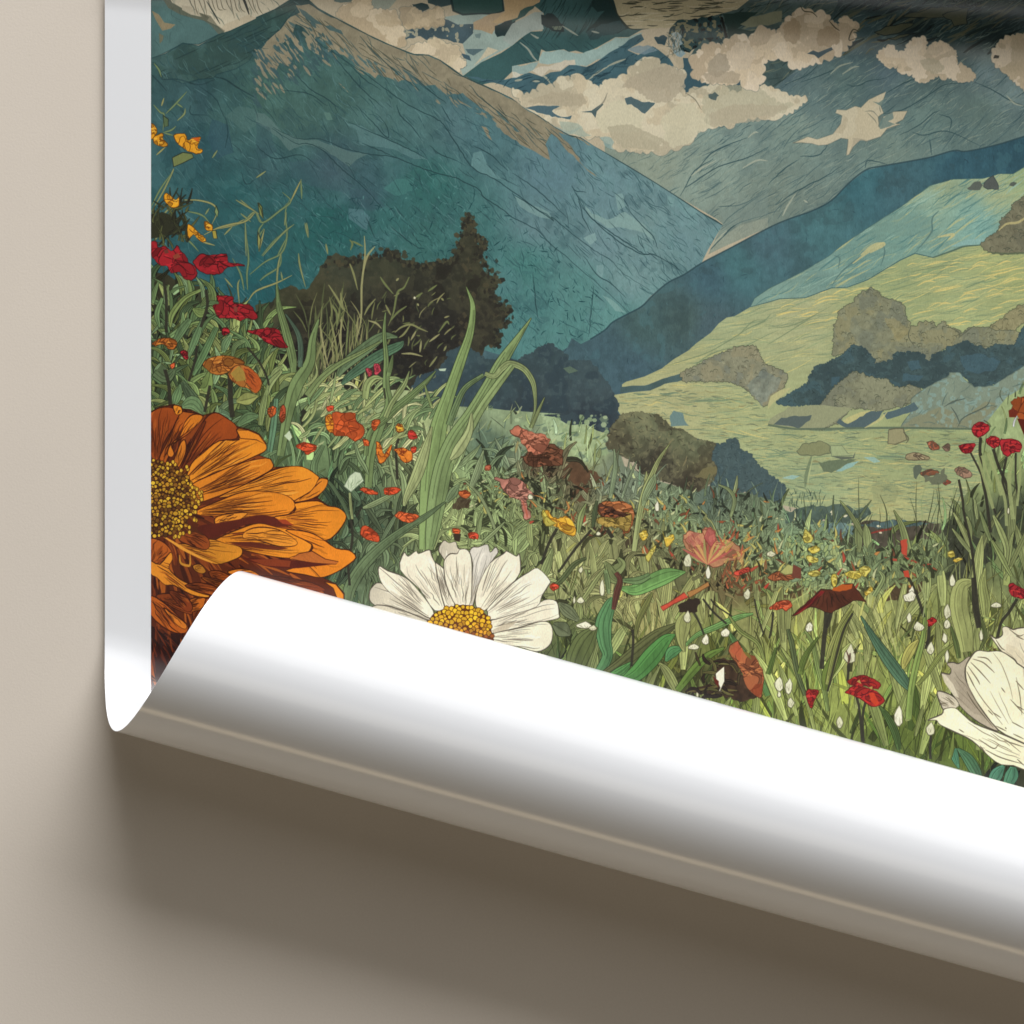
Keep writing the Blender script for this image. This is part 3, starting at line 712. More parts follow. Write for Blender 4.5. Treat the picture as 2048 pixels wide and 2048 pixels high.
with clip_to(ts):
    hair(ts, 500, -.55, .1, (12, 60), [(176, 178, 130), (80, 120, 118), (148, 178, 160), (86, 128, 124)], 1.2, .65)
    for i in range(170):
        p = P('D %f,%f' % (rnd.uniform(100, 2200), rnd.uniform(1300, 2300)))[0]
        L = rnd.uniform(18, 80); t = -.55 + rnd.gauss(0, .1)
        line([p, p + (L * .5 * math.cos(t), L * .5 * math.sin(t) + rnd.uniform(-4, 4)), p + (L * math.cos(t), L * math.sin(t))], rnd.choice([(176, 178, 128), (80, 122, 122), (86, 128, 126), (148, 178, 160), (172, 174, 128)]), rnd.choice([1.3, 1.6, 3.5]), .75)
    fill('H 880,120 1000,110 1240,130 1250,230 1180,260 1000,270 860,240 700,300', (114, 146, 134), .65)
    fill('H 1370,350 1500,300 1640,290 1700,250 1600,330 1480,350', (134, 172, 166), .8)
    for s in ('H 480,650 540,560 640,470 760,390 870,330', 'H 870,330 880,400 850,500', 'H 1240,180 1230,250 1110,400', 'H 500,420 540,440 530,520', 'H 1290,80 1240,140 1240,250'):
        line(s, (86, 116, 112), 3, .8)
    for s in ('H 640,480 760,390 870,330 860,350 770,400', 'H 1280,280 1400,260 1360,300', 'D 700,1925 800,1850 880,1830'):
        line(s, (190, 182, 128), 6, .8)
with clip_to(hill):
    zone = cover(P('G 830,1392 1200,1200 1600,880 1932,772 H 480,667 1000,457 1610,342 2300,150 2300,1000 1932,950 1000,950 480,1200 0,1350 G 1300,1300'))
    with clip_to(zone):
        for i in range(230):
            p = P('G %f,%f' % (rnd.uniform(850, 4100), rnd.uniform(300, 1500)))[0]
            L = rnd.uniform(20, 110); t = -.24 + rnd.gauss(0, .14)
            line([p, p + (L * .3, L * .3 * t + rnd.uniform(-4, 3)), p + (L * .7, L * .7 * t + rnd.uniform(-4, 4)), p + (L, L * t * 1.1)], rnd.choice([(206, 192, 118), (200, 188, 120), (116, 136, 104), (122, 142, 110), (190, 186, 126), (136, 156, 112)]), rnd.choice([1.3, 1.5, 1.8, 3.2]), .8)
        hair(zone, 900, -.22, .12, (14, 70), [(206, 194, 126), (112, 132, 102), (122, 140, 110), (136, 152, 116), (188, 184, 128)], 1.1, .65)
        for i in range(90):
            p = P('H %f,%f' % (rnd.choice([rnd.uniform(1000, 2000), rnd.uniform(0, 700)]), rnd.uniform(480, 1000)))[0]
            L = rnd.uniform(20, 60)
            line([p, p + (L * .5, -L * .14 + rnd.uniform(-5, 3)), p + (L, -L * .22)], (210, 192, 118), rnd.uniform(1.6, 3.4), .8)
    for s in ('G 1130,1265 1300,1210 1480,1150 1640,1060 1800,960 1932,910', 'G 1350,1280 1440,1200 1560,1140 1760,1090', 'G 1700,1030 1800,930 1860,900', 'H 0,970 200,940 480,800', 'H 0,1090 180,980 380,850', 'H 1100,540 1300,500 1480,480'):
        line(s, (118, 134, 100), 2.2, .8)
    z2 = cover(P('G 765,1472 1050,1437 1300,1372 1560,1362 1750,1420 1880,1580 1932,1640 H 200,1735 700,1725 1530,1728 2300,1700 L 2300,1000 1300,900 750,900 500,760 100,780 0,740 K 1932,560 1840,490 1700,300 1500,300 1200,180 850,100'))
    with clip_to(z2):
        hair(z2, 900, 0, .14, (5, 26), [(96, 110, 84), (134, 124, 84), (152, 144, 94), (90, 104, 88), (178, 178, 122)], 1.9, .6)
        hair(z2, 900, .02, .1, (8, 50), [(204, 190, 120), (108, 130, 104), (100, 120, 100), (128, 146, 114), (188, 186, 130)], 1.1, .7)
        for i in range(420):
            p = P('G %f,%f' % (rnd.uniform(760, 3500), rnd.uniform(1370, 2480)))[0]
            L = rnd.uniform(14, 80); t = .03 + rnd.gauss(0, .1)
            line([p, p + (L * .35, L * t * .3 + rnd.uniform(-3.5, 3.5)), p + (L * .7, L * t * .7 + rnd.uniform(-3.5, 3.5)), p + (L, L * t)], rnd.choice([(204, 190, 120), (112, 134, 106), (104, 126, 104), (122, 142, 112), (190, 188, 128), (136, 160, 122), (132, 152, 112)]), rnd.choice([1.2, 1.4, 1.6, 2.6]), .8)
fill('G 815,1412 900,1402 1000,1400 1200,1330 1270,1312 1340,1282 1300,1362 1150,1388 1050,1436 900,1449 820,1452', (76, 98, 98), noise=[(NM, .2)], rg=(1, 8))


def tree_mass(s, col, name=None, sc=11, spk=.14, dk=None, lt=None, ink=(66, 74, 62)):
    p = rough(scallop(P(s)[:, :2], sc * .75), 1.1, 3.5)
    c = fill(p, col, 1, name, [(NS, spk * 1.4), (NM, spk)])
    if dk:
        patches(c, NM, 0, .42, dk, .6)
    if lt:
        patches(c, NM, .58, 1, lt, .6)
    q = np.vstack([p, p[:1]])
    put(cover(ribbon(np.column_stack([q, np.full(len(q), 1.5)]))), ink, .6)
    cells(c, tuple(v * .72 for v in col), int(c[2].sum() / 110), .6, 1.5, (3, 10))
    cells(c, tuple(min(235, v * 1.18) for v in col), int(c[2].sum() / 190), .5, 2.0, (3, 8))
    with clip_to(c):
        for i in range(int(c[2].sum() / 150)):   # scalloped leaf marks
            y, x, m = c
            px, py = x + rnd.uniform(0, m.shape[1]), y + rnd.uniform(0, m.shape[0])
            r = rnd.uniform(2, 6)
            t = np.linspace(rnd.uniform(2.0, 3.8), rnd.uniform(5.6, 6.6), 6)
            line(np.stack([px + np.cos(t) * r, py + np.sin(t) * r * .8], 1), ink, 1.3, .7, n=2)
    return c


tree_mass('G 1270,1312 1340,1282 1500,1192 1620,1142 1700,1112 1760,1107 1830,1102 1860,1142 1890,1232 1932,1252 H 100,1282 150,1342 110,1422 20,1482 0,1540 G 1900,1560 1830,1480 1750,1412 1650,1372 1560,1362 1300,1367', (134, 134, 110), 'printed_tree', dk=(118, 124, 112), lt=(144, 138, 108))
fill('G 1760,1400 1800,1360 1860,1330 1890,1280 1932,1300 H 40,1320 100,1360 60,1440 0,1490 G 1890,1560 1830,1480', (120, 132, 124), .55, noise=[(NS, .4), (NM, .3)], rg=(3, 6))
fill('H 0,1540 20,1480 100,1430 180,1415 120,1470 40,1530 0,1580', (178, 176, 126))
# big tree on the slope
tree_mass('H 485,1172 500,1082 500,962 530,902 530,842 600,792 650,772 690,712 740,692 770,662 830,692 860,732 920,752 990,772 1030,802 1040,872 1070,952 1130,952 1170,922 1250,922 1270,962 1330,912 1360,962 1440,982 1450,1012 1540,962 1700,962 1880,992 1900,1062 1830,1112 1700,1092 1630,1122 1500,1072 1420,1092 1350,1112 1260,1162 1215,1227 1150,1152 1100,1142 980,1162 940,1217 800,1232 770,1162 660,1097 600,1152', (128, 130, 104), 'printed_tree', dk=(116, 122, 106), lt=(142, 138, 102))
fill('H 640,880 740,860 860,930 950,1000 920,1080 840,1130 760,1140 680,1080 620,980', (120, 126, 108), .45, noise=[(NS, .3)], sc=(7,), rg=(1.5, 4))
fill('H 880,900 960,900 1040,960 1060,1010 980,1060 930,980', (150, 141, 98), .5, noise=[(NS, .3)], sc=(6,), rg=(1.5, 4))
for s in ('H 1440,1040 1500,990 1540,960', 'H 1080,950 1060,1030 1110,1110', 'H 1370,960 1440,1000 1440,1050'):
    line(s, (88, 92, 76), 2.2, .8)
dkb = tree_mass('H 60,1530 200,1442 290,1392 360,1252 430,1242 480,1212 560,1172 620,1112 660,1097 740,1132 790,1192 800,1237 940,1217 970,1152 1140,1152 1215,1227 1260,1162 1340,1132 1420,1092 1500,1062 1560,1102 1640,1127 1740,1092 1860,1102 1932,952 2400,780 2400,1250 1932,1252 1780,1342 1700,1392 1580,1422 1480,1332 1440,1302 1370,1312 1280,1382 1180,1422 1090,1402 990,1422 900,1352 850,1352 760,1332 650,1292 560,1372 500,1422 400,1542 280,1542 150,1552', (68, 88, 89), 'printed_tree', dk=(60, 77, 79), lt=(70, 96, 102), ink=(54, 74, 80))
for s in ('H 480,1340 540,1330 530,1380 480,1410', 'H 1020,1310 1180,1330 1140,1370 1020,1370', 'H 1450,1180 1600,1160 1760,1220 1700,1290 1560,1310 1470,1260', 'H 1050,1220 1140,1210 1160,1270 1080,1290'):
    fill(s, (72, 102, 114), .6, rg=(2, 8))
tree_mass('H 1680,947 1790,882 1820,842 1932,792 2400,680 2400,800 1932,922 1850,982 1700,972', (138, 134, 100), None)
tree_mass('D 1605,1852 1660,1792 1740,1742 1760,1662 1840,1582 1850,1542 1932,1482 2400,1300 2400,1880 1800,1912 1650,1892', (116, 114, 92), 'printed_tree', dk=(108, 108, 90))
line('D 1740,1740 1800,1690 1880,1680 1932,1650 2000,1600', (176, 166, 116), 5, .9)
line('H 1650,395 1800,405 1932,400 2200,390', (92, 104, 80), 4, .8)
line('H 1245,433 1400,380 1480,350 1610,340', (86, 108, 92), 4, .8)
fill('D 1500,1420 1540,1385 1600,1370 1625,1400 1600,1430 1540,1435', (92, 100, 92), rg=(2, 5))
fill('D 1630,1380 1700,1325 1740,1400 1740,1430 1660,1425 1630,1410', (86, 92, 88), rg=(1, 6), ink=(60, 72, 72))
fill('D 1820,1400 1850,1370 1880,1380 1850,1410', (90, 98, 90), rg=(2, 5))
# lower slopes between the trees
tree_mass('H 250,1722 300,1662 400,1542 500,1412 560,1362 650,1292 760,1337 850,1352 900,1352 940,1402 990,1422 1080,1402 1150,1422 1140,1472 1050,1542 850,1592 640,1562 560,1640 500,1692 400,1732', (128, 130, 105), 'printed_tree', dk=(118, 122, 104), lt=(138, 140, 112))
gs = fill('H 1080,1502 1200,1412 1360,1332 1370,1302 1450,1302 1480,1352 1560,1412 1700,1402 1930,1252 2400,1100 2400,1450 1700,1690 1530,1728 1000,1714 1080,1602', (126, 140, 122), noise=[(NM, .15)], rg=(1, 9), ink=(88, 104, 96))
fill('H 1000,1714 1100,1640 1300,1560 1400,1600 1440,1690 1530,1600 1640,1520 1760,1540 1530,1728', (132, 134, 106), .85)
patches(gs, NS, .62, .72, (134, 166, 160), .5)
cells(gs, (84, 106, 100), 70, .7, 1.5, (8, 30), -.5, .4)
for s in ('H 1430,1715 1480,1640 1640,1560 1680,1500', 'H 1380,1560 1420,1620 1450,1690', 'H 1330,1560 1400,1520 1490,1500'):
    line(s, (78, 88, 80), 2.6, .8)
fill('H 0,1690 20,1650 120,1590 150,1562 390,1547 640,1572 520,1660 400,1732 230,1722', (146, 150, 116), rg=(1, 9))
fill('H 40,1692 100,1642 330,1622 320,1662 230,1722 120,1700', (88, 101, 98), rg=(2, 8))
fill('H 550,1680 600,1640 700,1600 800,1585 740,1640 640,1690', (182, 178, 122))
fill('H 520,1682 540,1652 600,1692 780,1592 870,1592 840,1642 740,1722 600,1722', (84, 102, 104), rg=(1.5, 8))
fill('H 870,1612 1000,1570 1100,1527 1135,1572 1080,1602 900,1652', (84, 104, 108), rg=(1.5, 8))
line('H 0,1697 200,1727 450,1727 700,1722 1000,1720 1530,1727 1800,1722', (92, 108, 90), 4.5, .85, False)
line('H 730,1720 840,1660 900,1600', (186, 180, 124), 5, .8)
# small things in the valley
fill('L 215,385 260,335 400,308 470,350 475,405 380,420 300,415 230,415', (132, 136, 98), rg=(2, 6), ink=(92, 100, 80))
fill('L 470,345 560,345 600,400 640,420 480,425', (156, 168, 124), ink=(104, 116, 92))
fill('L 480,425 640,430 660,390 650,440 560,450', (96, 104, 90))
fill('L 910,225 960,215 1020,215 1050,300 960,335 905,330', (148, 144, 108), ink=(92, 90, 72), inkw=2)
line('L 1020,240 1060,290 1040,330', (92, 90, 72), 3, .8)
fill('L 380,470 520,455 700,445 560,500 480,550 420,540', (104, 118, 92), rg=(2, 7))
fill('L 510,540 600,480 690,460 640,500 560,540', (140, 176, 166), rg=(1, 7))
fill('L 720,430 800,430 850,465 800,475', (146, 182, 174), .8)
fill('L 100,590 180,565 240,575 190,600', (150, 186, 178), .8)
fill('L 780,640 900,600 1000,680 960,780 800,760', (138, 146, 106), .5, rg=(4, 10))
for s, c_ in (('L 1200,320 1240,310 1290,345 1285,375 1230,375', (168, 94, 66)), ('L 1320,350 1370,330 1370,380 1330,380', (140, 112, 92)), ('L 1150,545 1230,525 1290,545 1250,570 1170,570', (150, 92, 64)), ('L 1040,420 1100,395 1210,430 1200,450 1060,450', (166, 150, 112)), ('L 1410,520 1440,505 1500,520 1540,570 1480,590 1430,560', (160, 124, 100)), ('L 1320,620 1350,600 1385,620 1340,645', (176, 74, 52))):
    bloom(s, c_, (90, 76, 64), None, 5)
fill('L 1110,490 1150,485 1165,530 1120,600 1095,560', (94, 104, 88), rg=(3, 6))
fill('L 1170,575 1300,560 1330,510 1350,600 1300,640 1190,620', (98, 102, 84), .85, rg=(4, 6))
line('L 330,420 290,560 280,660', (110, 126, 96), 7, .8); line('L 340,430 310,560 300,650', (168, 178, 128), 3, .9)
# ------------------------------------------------------------------ bushes, meadow and flowers
# dark bushes on the left
bt = idw([('F 600,450', (62, 66, 52)), ('F 250,500', (66, 70, 56)), ('F 1200,250', (62, 63, 50)), ('F 1000,560', (54, 55, 46)), ('F 700,800', (44, 43, 40)), ('F 300,1000', (38, 38, 36)), ('F 1000,1000', (45, 44, 42)), ('F 1350,900', (56, 55, 46)), ('F 600,1300', (40, 40, 38)), ('F 1350,600', (60, 61, 48)), ('E 1250,850', (72, 76, 54)), ('E 1500,1000', (40, 38, 34)), ('F 50,700', (66, 66, 48))])
bush = fill('E 1160,960 1170,800 1300,765 1330,700 1350,680 1440,640 1500,680 1580,660 1620,580 1700,450 1780,400 1850,430 F 300,430 360,420 420,450 500,440 580,430 610,400 660,380 700,410 730,450 820,455 850,510 930,470 1000,470 1060,490 1110,430 1150,350 1160,280 1190,260 1200,200 1180,150 1220,125 1270,150 1260,200 1270,250 1330,280 1290,330 1330,380 1330,420 1310,470 1360,550 1430,590 1450,630 1440,690 1390,700 1440,790 1560,840 1500,900 1470,950 1440,1000 1470,1040 1430,1090 1350,1110 1330,1170 1100,1280 1000,1350 850,1430 750,1500 400,1520 0,1500 E 1200,1300', bt, 1, 'printed_bush', [(NS, .22), (NM, .2)], rg=(3.2, 7))
patches(bush, NM, .58, 1, (76, 75, 56), .35)
patches(bush, NS, .66, 1, (78, 74, 56), .3)
patches(bush, NM, .0, .36, (40, 37, 34), .5)
for i in range(420):      # ragged leaves round the crown
    q = smooth(P('F 160,480 420,440 610,400 720,430 850,500 1000,470 1110,430 1180,260 1220,130 1270,240 1330,300 1320,430 1430,600 1400,700 1540,850 1450,980 1430,1090'), 8)
    p = q[rnd.randrange(len(q))][:2] + (rnd.gauss(0, 5), rnd.gauss(2, 5))
    r = rnd.uniform(2.5, 6)
    t = np.linspace(0, 6.28, 6)[:-1] + rnd.random() * 6
    fill(np.stack([p[0] + np.cos(t) * r * rnd.uniform(.5, 1.4), p[1] + np.sin(t) * r], 1), rnd.choice([(66, 67, 52), (54, 54, 45), (44, 44, 39), (76, 72, 54)]), .9)
for i in range(70):
    p = P('F %f,%f' % (rnd.uniform(1150, 1450), rnd.uniform(440, 1100)))[0]
    fill(np.stack([p[0] + np.array([-4, 0, 5, 1]) * rnd.uniform(.6, 1.6), p[1] + np.array([0, -4, 1, 5]) * rnd.uniform(.6, 1.6)], 1), rnd.choice([(80, 74, 56), (68, 66, 52), (50, 48, 42)]), .7)
bb = idw([('F 1150,1150', (58, 77, 82)), ('F 1500,1250', (58, 75, 78)), ('G 300,1150', (62, 80, 84)), ('G 300,1450', (66, 82, 86)), ('G 650,1450', (68, 84, 88)), ('G 200,1560', (52, 62, 68)), ('G 600,1650', (50, 60, 68)), ('F 1000,1450', (58, 74, 82)), ('G 600,1250', (68, 86, 90)), ('F 900,1350', (56, 74, 82))])
blueb = fill('F 780,1480 840,1332 1000,1282 1080,1182 1060,1152 1200,1092 1350,1202 1600,1212 1640,1182 1720,1152 1740,1122 1840,1082 1900,1132 G 380,1142 420,1212 560,1212 620,1252 680,1332 740,1402 770,1482 810,1542 790,1602 830,1642 860,1700 700,1900 640,1900 560,1800 330,1720 200,1700 F 1380,1650 1000,1650 870,1600', bb, 1, 'printed_bush', [(NM, .16), (NS, .12)], sc=(9,))
patches(blueb, NM, .6, 1, (68, 88, 92), .35)
patches(blueb, NM, 0, .36, (54, 70, 78), .6)
patches(blueb, NS, .68, 1, (80, 98, 98), .35)
fill('G 385,1270 440,1255 500,1290 430,1310', (96, 116, 96), .8)

# ---- meadow ground
MD = [('F 300,1500', (164, 170, 112)), ('F 700,1560', (156, 170, 122)), ('F 850,1700', (160, 174, 122)), ('F 800,1850', (154, 168, 116)), ('F 1500,1650', (142, 160, 122)), ('F 1850,1700', (156, 176, 134)), ('F 1400,1850', (92, 112, 92)), ('J 600,150', (150, 166, 116)), ('J 100,350', (112, 136, 92)), ('J 300,550', (96, 116, 80)), ('J 300,800', (66, 84, 64)), ('J 500,1000', (84, 98, 72)), ('J 450,1250', (92, 108, 78)), ('J 200,1350', (80, 98, 74)),
      ('J 1100,800', (128, 142, 94)), ('J 1300,600', (134, 154, 106)), ('J 1100,950', (146, 158, 104)), ('J 1400,900', (128, 144, 96)), ('J 1600,1050', (120, 134, 88)), ('J 1750,300', (120, 132, 108)), ('K 300,250', (152, 172, 128)), ('K 520,380', (160, 178, 130)), ('K 250,550', (98, 82, 62)), ('K 450,600', (100, 92, 68)), ('K 250,650', (118, 132, 94)), ('K 800,600', (118, 130, 108)), ('K 1000,600', (124, 138, 112)), ('K 1200,750', (122, 138, 106)), ('K 1250,900', (128, 144, 102)),
      ('K 1500,750', (92, 108, 94)), ('K 1700,850', (100, 114, 90)), ('K 1700,1000', (124, 140, 102)), ('K 400,1200', (150, 152, 100)), ('K 560,1150', (152, 152, 100)), ('K 900,1050', (110, 108, 74)), ('K 700,1100', (130, 134, 88)), ('K 150,1000', (118, 126, 80)), ('K 900,1550', (152, 150, 96)), ('K 1100,1700', (158, 152, 94)), ('K 1300,1300', (104, 104, 70)), ('K 1600,1450', (110, 100, 66)), ('K 1700,1700', (140, 142, 86)), ('N 600,800', (76, 88, 52)), ('N 1000,950', (84, 94, 48)), ('N 1300,600', (128, 132, 76)), ('N 1500,700', (104, 112, 58)),
      ('N 1700,1150', (108, 120, 52)), ('N 1350,1000', (64, 66, 36)), ('L 300,950', (120, 140, 112)), ('L 300,1100', (128, 150, 106)), ('L 450,1200', (134, 152, 108)), ('L 800,1250', (112, 128, 90)), ('L 1000,1250', (110, 124, 84)), ('L 1250,1150', (114, 128, 88)), ('L 700,1600', (160, 162, 100)), ('L 900,1700', (152, 156, 92)), ('L 1300,1600', (126, 134, 76)), ('L 200,1700', (140, 142, 82)), ('L 1500,1500', (150, 156, 96)), ('L 1750,1200', (120, 132, 84)), ('L 1850,900', (64, 72, 56)), ('L 1700,550', (136, 150, 98)), ('L 1800,200', (150, 166, 116)), ('L 1500,1250', (58, 62, 46)),
      ('M 100,500', (134, 142, 74)), ('M 300,600', (128, 140, 70)), ('M 700,400', (148, 152, 88)), ('M 600,800', (134, 144, 74)), ('M 900,700', (130, 142, 72)), ('M 1200,700', (134, 142, 76)), ('M 1200,1100', (86, 100, 42)), ('M 900,1000', (92, 108, 46)), ('M 1500,1100', (90, 108, 46)), ('M 1300,400', (132, 136, 74)), ('M 1900,1400', (50, 52, 34)), ('E 450,700', (58, 58, 42)), ('E 600,850', (64, 68, 48)), ('E 450,1000', (58, 68, 48)), ('E 900,1100', (46, 44, 38)), ('E 700,1150', (46, 54, 40)), ('E 600,1400', (62, 76, 48)), ('E 500,1300', (56, 70, 48)), ('E 800,1000', (40, 40, 34)), ('E 750,1400', (70, 84, 52)),
      ('E 1100,1150', (60, 64, 46)), ('E 1300,1250', (110, 128, 86)), ('E 1200,1500', (108, 126, 78)), ('E 1000,1550', (70, 84, 52)), ('E 1250,1750', (84, 104, 72)), ('E 1600,1750', (58, 76, 54)), ('E 1800,1450', (158, 166, 108)), ('M -2000,1400', (40, 44, 30)), ('L 2400,900', (110, 124, 84)), ('L 2400,1700', (130, 138, 80))]
md = idw(MD, 4.0)
meadow = fill('E 350,480 390,545 500,555 620,640 760,650 850,700 900,760 1130,780 1170,960 1400,1240 F 100,1380 250,1410 350,1450 420,1425 560,1440 700,1430 850,1445 880,1520 950,1550 1200,1560 1380,1570 1500,1585 1700,1600 1932,1615 G 200,1620 330,1640 430,1700 560,1690 640,1740 740,1770 G 800,1860 K 850,500 1000,560 1100,610 1290,665 1400,690 1500,640 1600,640 1700,690 1850,720 1932,740 L 100,790 130,830 300,900 600,930 800,1000 1000,1000 1200,950 1320,920 1400,860 1500,700 1620,640 1600,300 1640,180 1800,-20 1932,-100 2500,-300 2500,5200 -5000,5200', md, 1, 'printed_meadow', [(NM, .2), (NS, .14), (NV, .14)])
# soft leafy tufts on the pale slope
for i in range(240):
    p = P('F %f,%f' % (rnd.uniform(0, 2600), rnd.uniform(1440, 1932)))[0]
    if lab[min(H - 1, max(0, int(p[1]))), min(W - 1, max(0, int(p[0])))] != LABS.index('printed_meadow'):
        continue
    L = rnd.uniform(8, 30); t = rnd.gauss(.5, .35)
    line([p, p + (L * .5 * math.cos(t), -L * .5 * math.sin(t) + 2), p + (L * math.cos(t), -L * math.sin(t))], rnd.choice([(110, 128, 86), (184, 190, 138), (82, 104, 92), (176, 180, 124)]), rnd.choice([1.4, 2, 4]), .7)
for i in range(120):
    p = P('K %f,%f' % (rnd.uniform(0, 760), rnd.uniform(110, 460)))[0]
    r = rnd.uniform(2, 7)
    t = np.linspace(0, 6.28, 7)[:-1]
    fill(np.stack([p[0] + np.cos(t) * r * rnd.uniform(.6, 1.5), p[1] + np.sin(t) * r], 1), rnd.choice([(168, 186, 142), (140, 160, 118), (108, 126, 104), (150, 170, 126)]), .8)

# brown and blue bushes in the middle
b2 = idw([('K 1000,180', (118, 124, 94)), ('K 1250,280', (110, 116, 86)), ('K 900,330', (92, 94, 72)), ('K 1100,450', (68, 66, 56)), ('K 1000,560', (58, 55, 48)), ('K 1400,350', (104, 110, 84)), ('K 1350,600', (62, 56, 48)), ('K 1450,520', (104, 100, 72)), ('K 780,300', (92, 88, 68))])
blue2 = tree_mass('K 1490,352 1620,332 1640,292 1700,302 1720,372 1780,402 1830,452 1840,492 1900,522 1932,562 L 60,602 130,652 130,702 100,782 0,742 K 1932,742 1850,722 1760,690 1680,692 1600,652 1500,640 1480,500', (74, 92, 93), 'printed_bush', 11, .1, dk=(70, 90, 94), ink=(58, 76, 80))
fill('K 1190,120 1220,80 1290,100 1300,150 1335,195 1200,200', (108, 134, 130), rg=(1, 6))
brown = tree_mass('K 720,352 750,202 830,112 880,102 940,92 1000,102 1100,112 1170,172 1190,212 1280,222 1340,262 1400,302 1480,312 1540,332 1510,382 1500,452 1540,502 1540,562 1500,622 1400,692 1280,662 1200,622 1100,602 1000,562 940,472 830,422', (100, 98, 74), 'printed_bush', 10, .12, ink=(66, 62, 52))
put(brown, b2, .9, None, [(NS, .3), (NM, .3)])
patches(brown, NM, .58, 1, (122, 120, 88), .35)
patches(brown, NS, .64, 1, (126, 122, 90), .3)
patches(brown, NM, 0, .38, (66, 60, 50), .35)
cells(brown, (50, 46, 40), 120, .6, 1.5, (4, 14))
cells(brown, (150, 144, 100), 60, .5, 2, (4, 10))
fill('K 1380,580 1440,520 1540,500 1545,550 1480,590', (116, 110, 76), .9, rg=(2, 6))
for s in ('K 1150,420 1180,340 1220,290', 'K 1290,500 1310,460 1320,420'):
    line(s, (140, 128, 92), 3, .7)

# valley floor in front of the field
for s, c_ in (('L 120,872 200,822 340,792 440,802 520,787 600,792 660,832 740,792 780,862 700,907 600,932 500,922 420,902 330,942 250,932 130,932', (78, 94, 84)), ('L 400,930 500,920 640,950 660,1000 560,1060 470,1020', (104, 128, 124)), ('L 640,952 700,922 820,912 1000,905 1200,912 1300,932 1310,1002 1220,1040 1100,1062 950,1112 800,1130 650,1130 700,1030', (84, 78, 66)),
              ('L 650,950 800,915 1000,910 1280,925 1100,950 800,965', (78, 98, 98)), ('L 470,1100 560,1040 680,1020 760,1040 640,1130 580,1200 500,1140', (84, 88, 68)), ('L 1310,942 1390,902 1430,882 1500,1002 1700,1092 1720,1202 1560,1302 1450,1402 1300,1332 1420,1262', (62, 66, 52)), ('L 880,1440 1000,1340 1160,1330 1200,1400 1180,1500 1060,1500 900,1520', (86, 70, 50))):
    c = fill(s, c_, 1, None, [(NS, .3), (NM, .25)], rg=(3, 7))
    cells(c, tuple(v * .62 for v in c_), int(c[2].sum() / 260), .7, 1.6, (4, 16), -1.3, .5)
    cells(c, tuple(min(255, v * 1.35) for v in c_), int(c[2].sum() / 420), .6, 2.2, (4, 12), -1.3, .5)
for s in ('L 470,850 490,840 480,870', 'L 570,880 600,870', 'L 690,880 700,900', 'L 820,950 850,955', 'L 830,990 860,1005', 'L 990,965 1010,970', 'L 675,1060 690,1070'):
    line(s, (222, 214, 178), 5, .9)
line('L 760,1010 860,985 1010,965', (150, 52, 44), 4, .8)
for i in range(60):
    p = P('L %f,%f' % (rnd.uniform(150, 420), rnd.uniform(700, 900)))[0]
    blade(p[0], p[1], rnd.uniform(6, 18), rnd.gauss(0, .3), rnd.gauss(0, .2), 2, rnd.choice([(70, 86, 74), (96, 112, 84)]), inka=0)

# dark earth showing between the stalks
dk_spots = [('E 388,560 470,560 520,640 540,800 520,1000 440,1010 388,900', (52, 52, 38)), ('E 780,660 900,700 880,900 800,1100 740,1150 760,900', (48, 44, 36)), ('E 840,1050 920,1060 920,1180 1100,1180 1300,1200 1280,1260 1100,1220 820,1180', (38, 34, 32)), ('E 1230,1020 1420,1110 1440,1260 1300,1270 1180,1180', (36, 34, 32)), ('E 500,1300 560,1350 600,1330 540,1560 500,1560', (48, 52, 38)), ('E 388,1480 500,1500 560,1600 388,1600', (52, 64, 48)), ('E 880,1400 1000,1350 1000,1600 840,1580', (48, 52, 40)), ('E 1510,1500 1580,1400 1600,1560 1520,1700', (44, 44, 36)), ('E 1480,1750 1560,1700 1640,1932 1520,1932', (58, 74, 60)),
            ('J 100,640 260,680 280,900 160,800', (54, 80, 66)), ('J 380,900 520,840 600,960 420,1000', (70, 92, 70)), ('J 1180,650 1280,700 1260,820 1080,830', (72, 58, 44)), ('K 60,420 250,400 430,450 530,490 640,540 700,600 620,640 560,770 450,800 420,720 500,640 300,590 150,560', (92, 66, 48)), ('J 1760,570 1932,540 1932,700 1840,650', (70, 52, 46)), ('K 650,830 760,800 760,1010 640,1010 600,960', (62, 46, 38)), ('K 840,1000 930,960 960,1060 940,1180 860,1130', (66, 56, 42)), ('K 1050,1250 1280,1220 1300,1300 1080,1300', (66, 60, 44)),
            ('K 1400,1240 1580,1250 1500,1340 1400,1330 1320,1300', (46, 42, 34)), ('K 1580,1320 1932,1360 1932,1450 1700,1480 1600,1440', (92, 68, 44)), ('N 370,400 440,360 520,420 460,470 380,440', (40, 40, 32)), ('N 1300,1080 1400,1030 1440,1100 1360,1110', (40, 36, 30)), ('L 0,1380 90,1340 300,1400 260,1480 0,1500', (86, 66, 46)), ('L 1880,820 2100,760 2100,1300 1900,1200 1820,1000', (60, 66, 48)), ('M 1600,330 1720,340 1740,420 1620,400', (84, 66, 40)), ('L 1640,1560 1760,1540 1700,1760 1650,1700', (84, 92, 46))]
for s, c_ in dk_spots:
    fill(s, c_, .9, None, [(NS, .3)], rg=(4, 7))

def wild_leaf(x, y, L, t, cv, w_, cc, ink=.36):
    pts = []
    for j, ww in enumerate((.35, .85, 1.0, .7, .08)):
        u = j / 4; tt = t + cv * u * u
        pts.append((x + math.sin(tt) * L * u, y - math.cos(tt) * L * u, max(1, w_ * ww)))
    leaf(pts, cc, veins=rnd.randint(1, 2), ink=tuple(v * ink for v in cc), inkw=2.0)


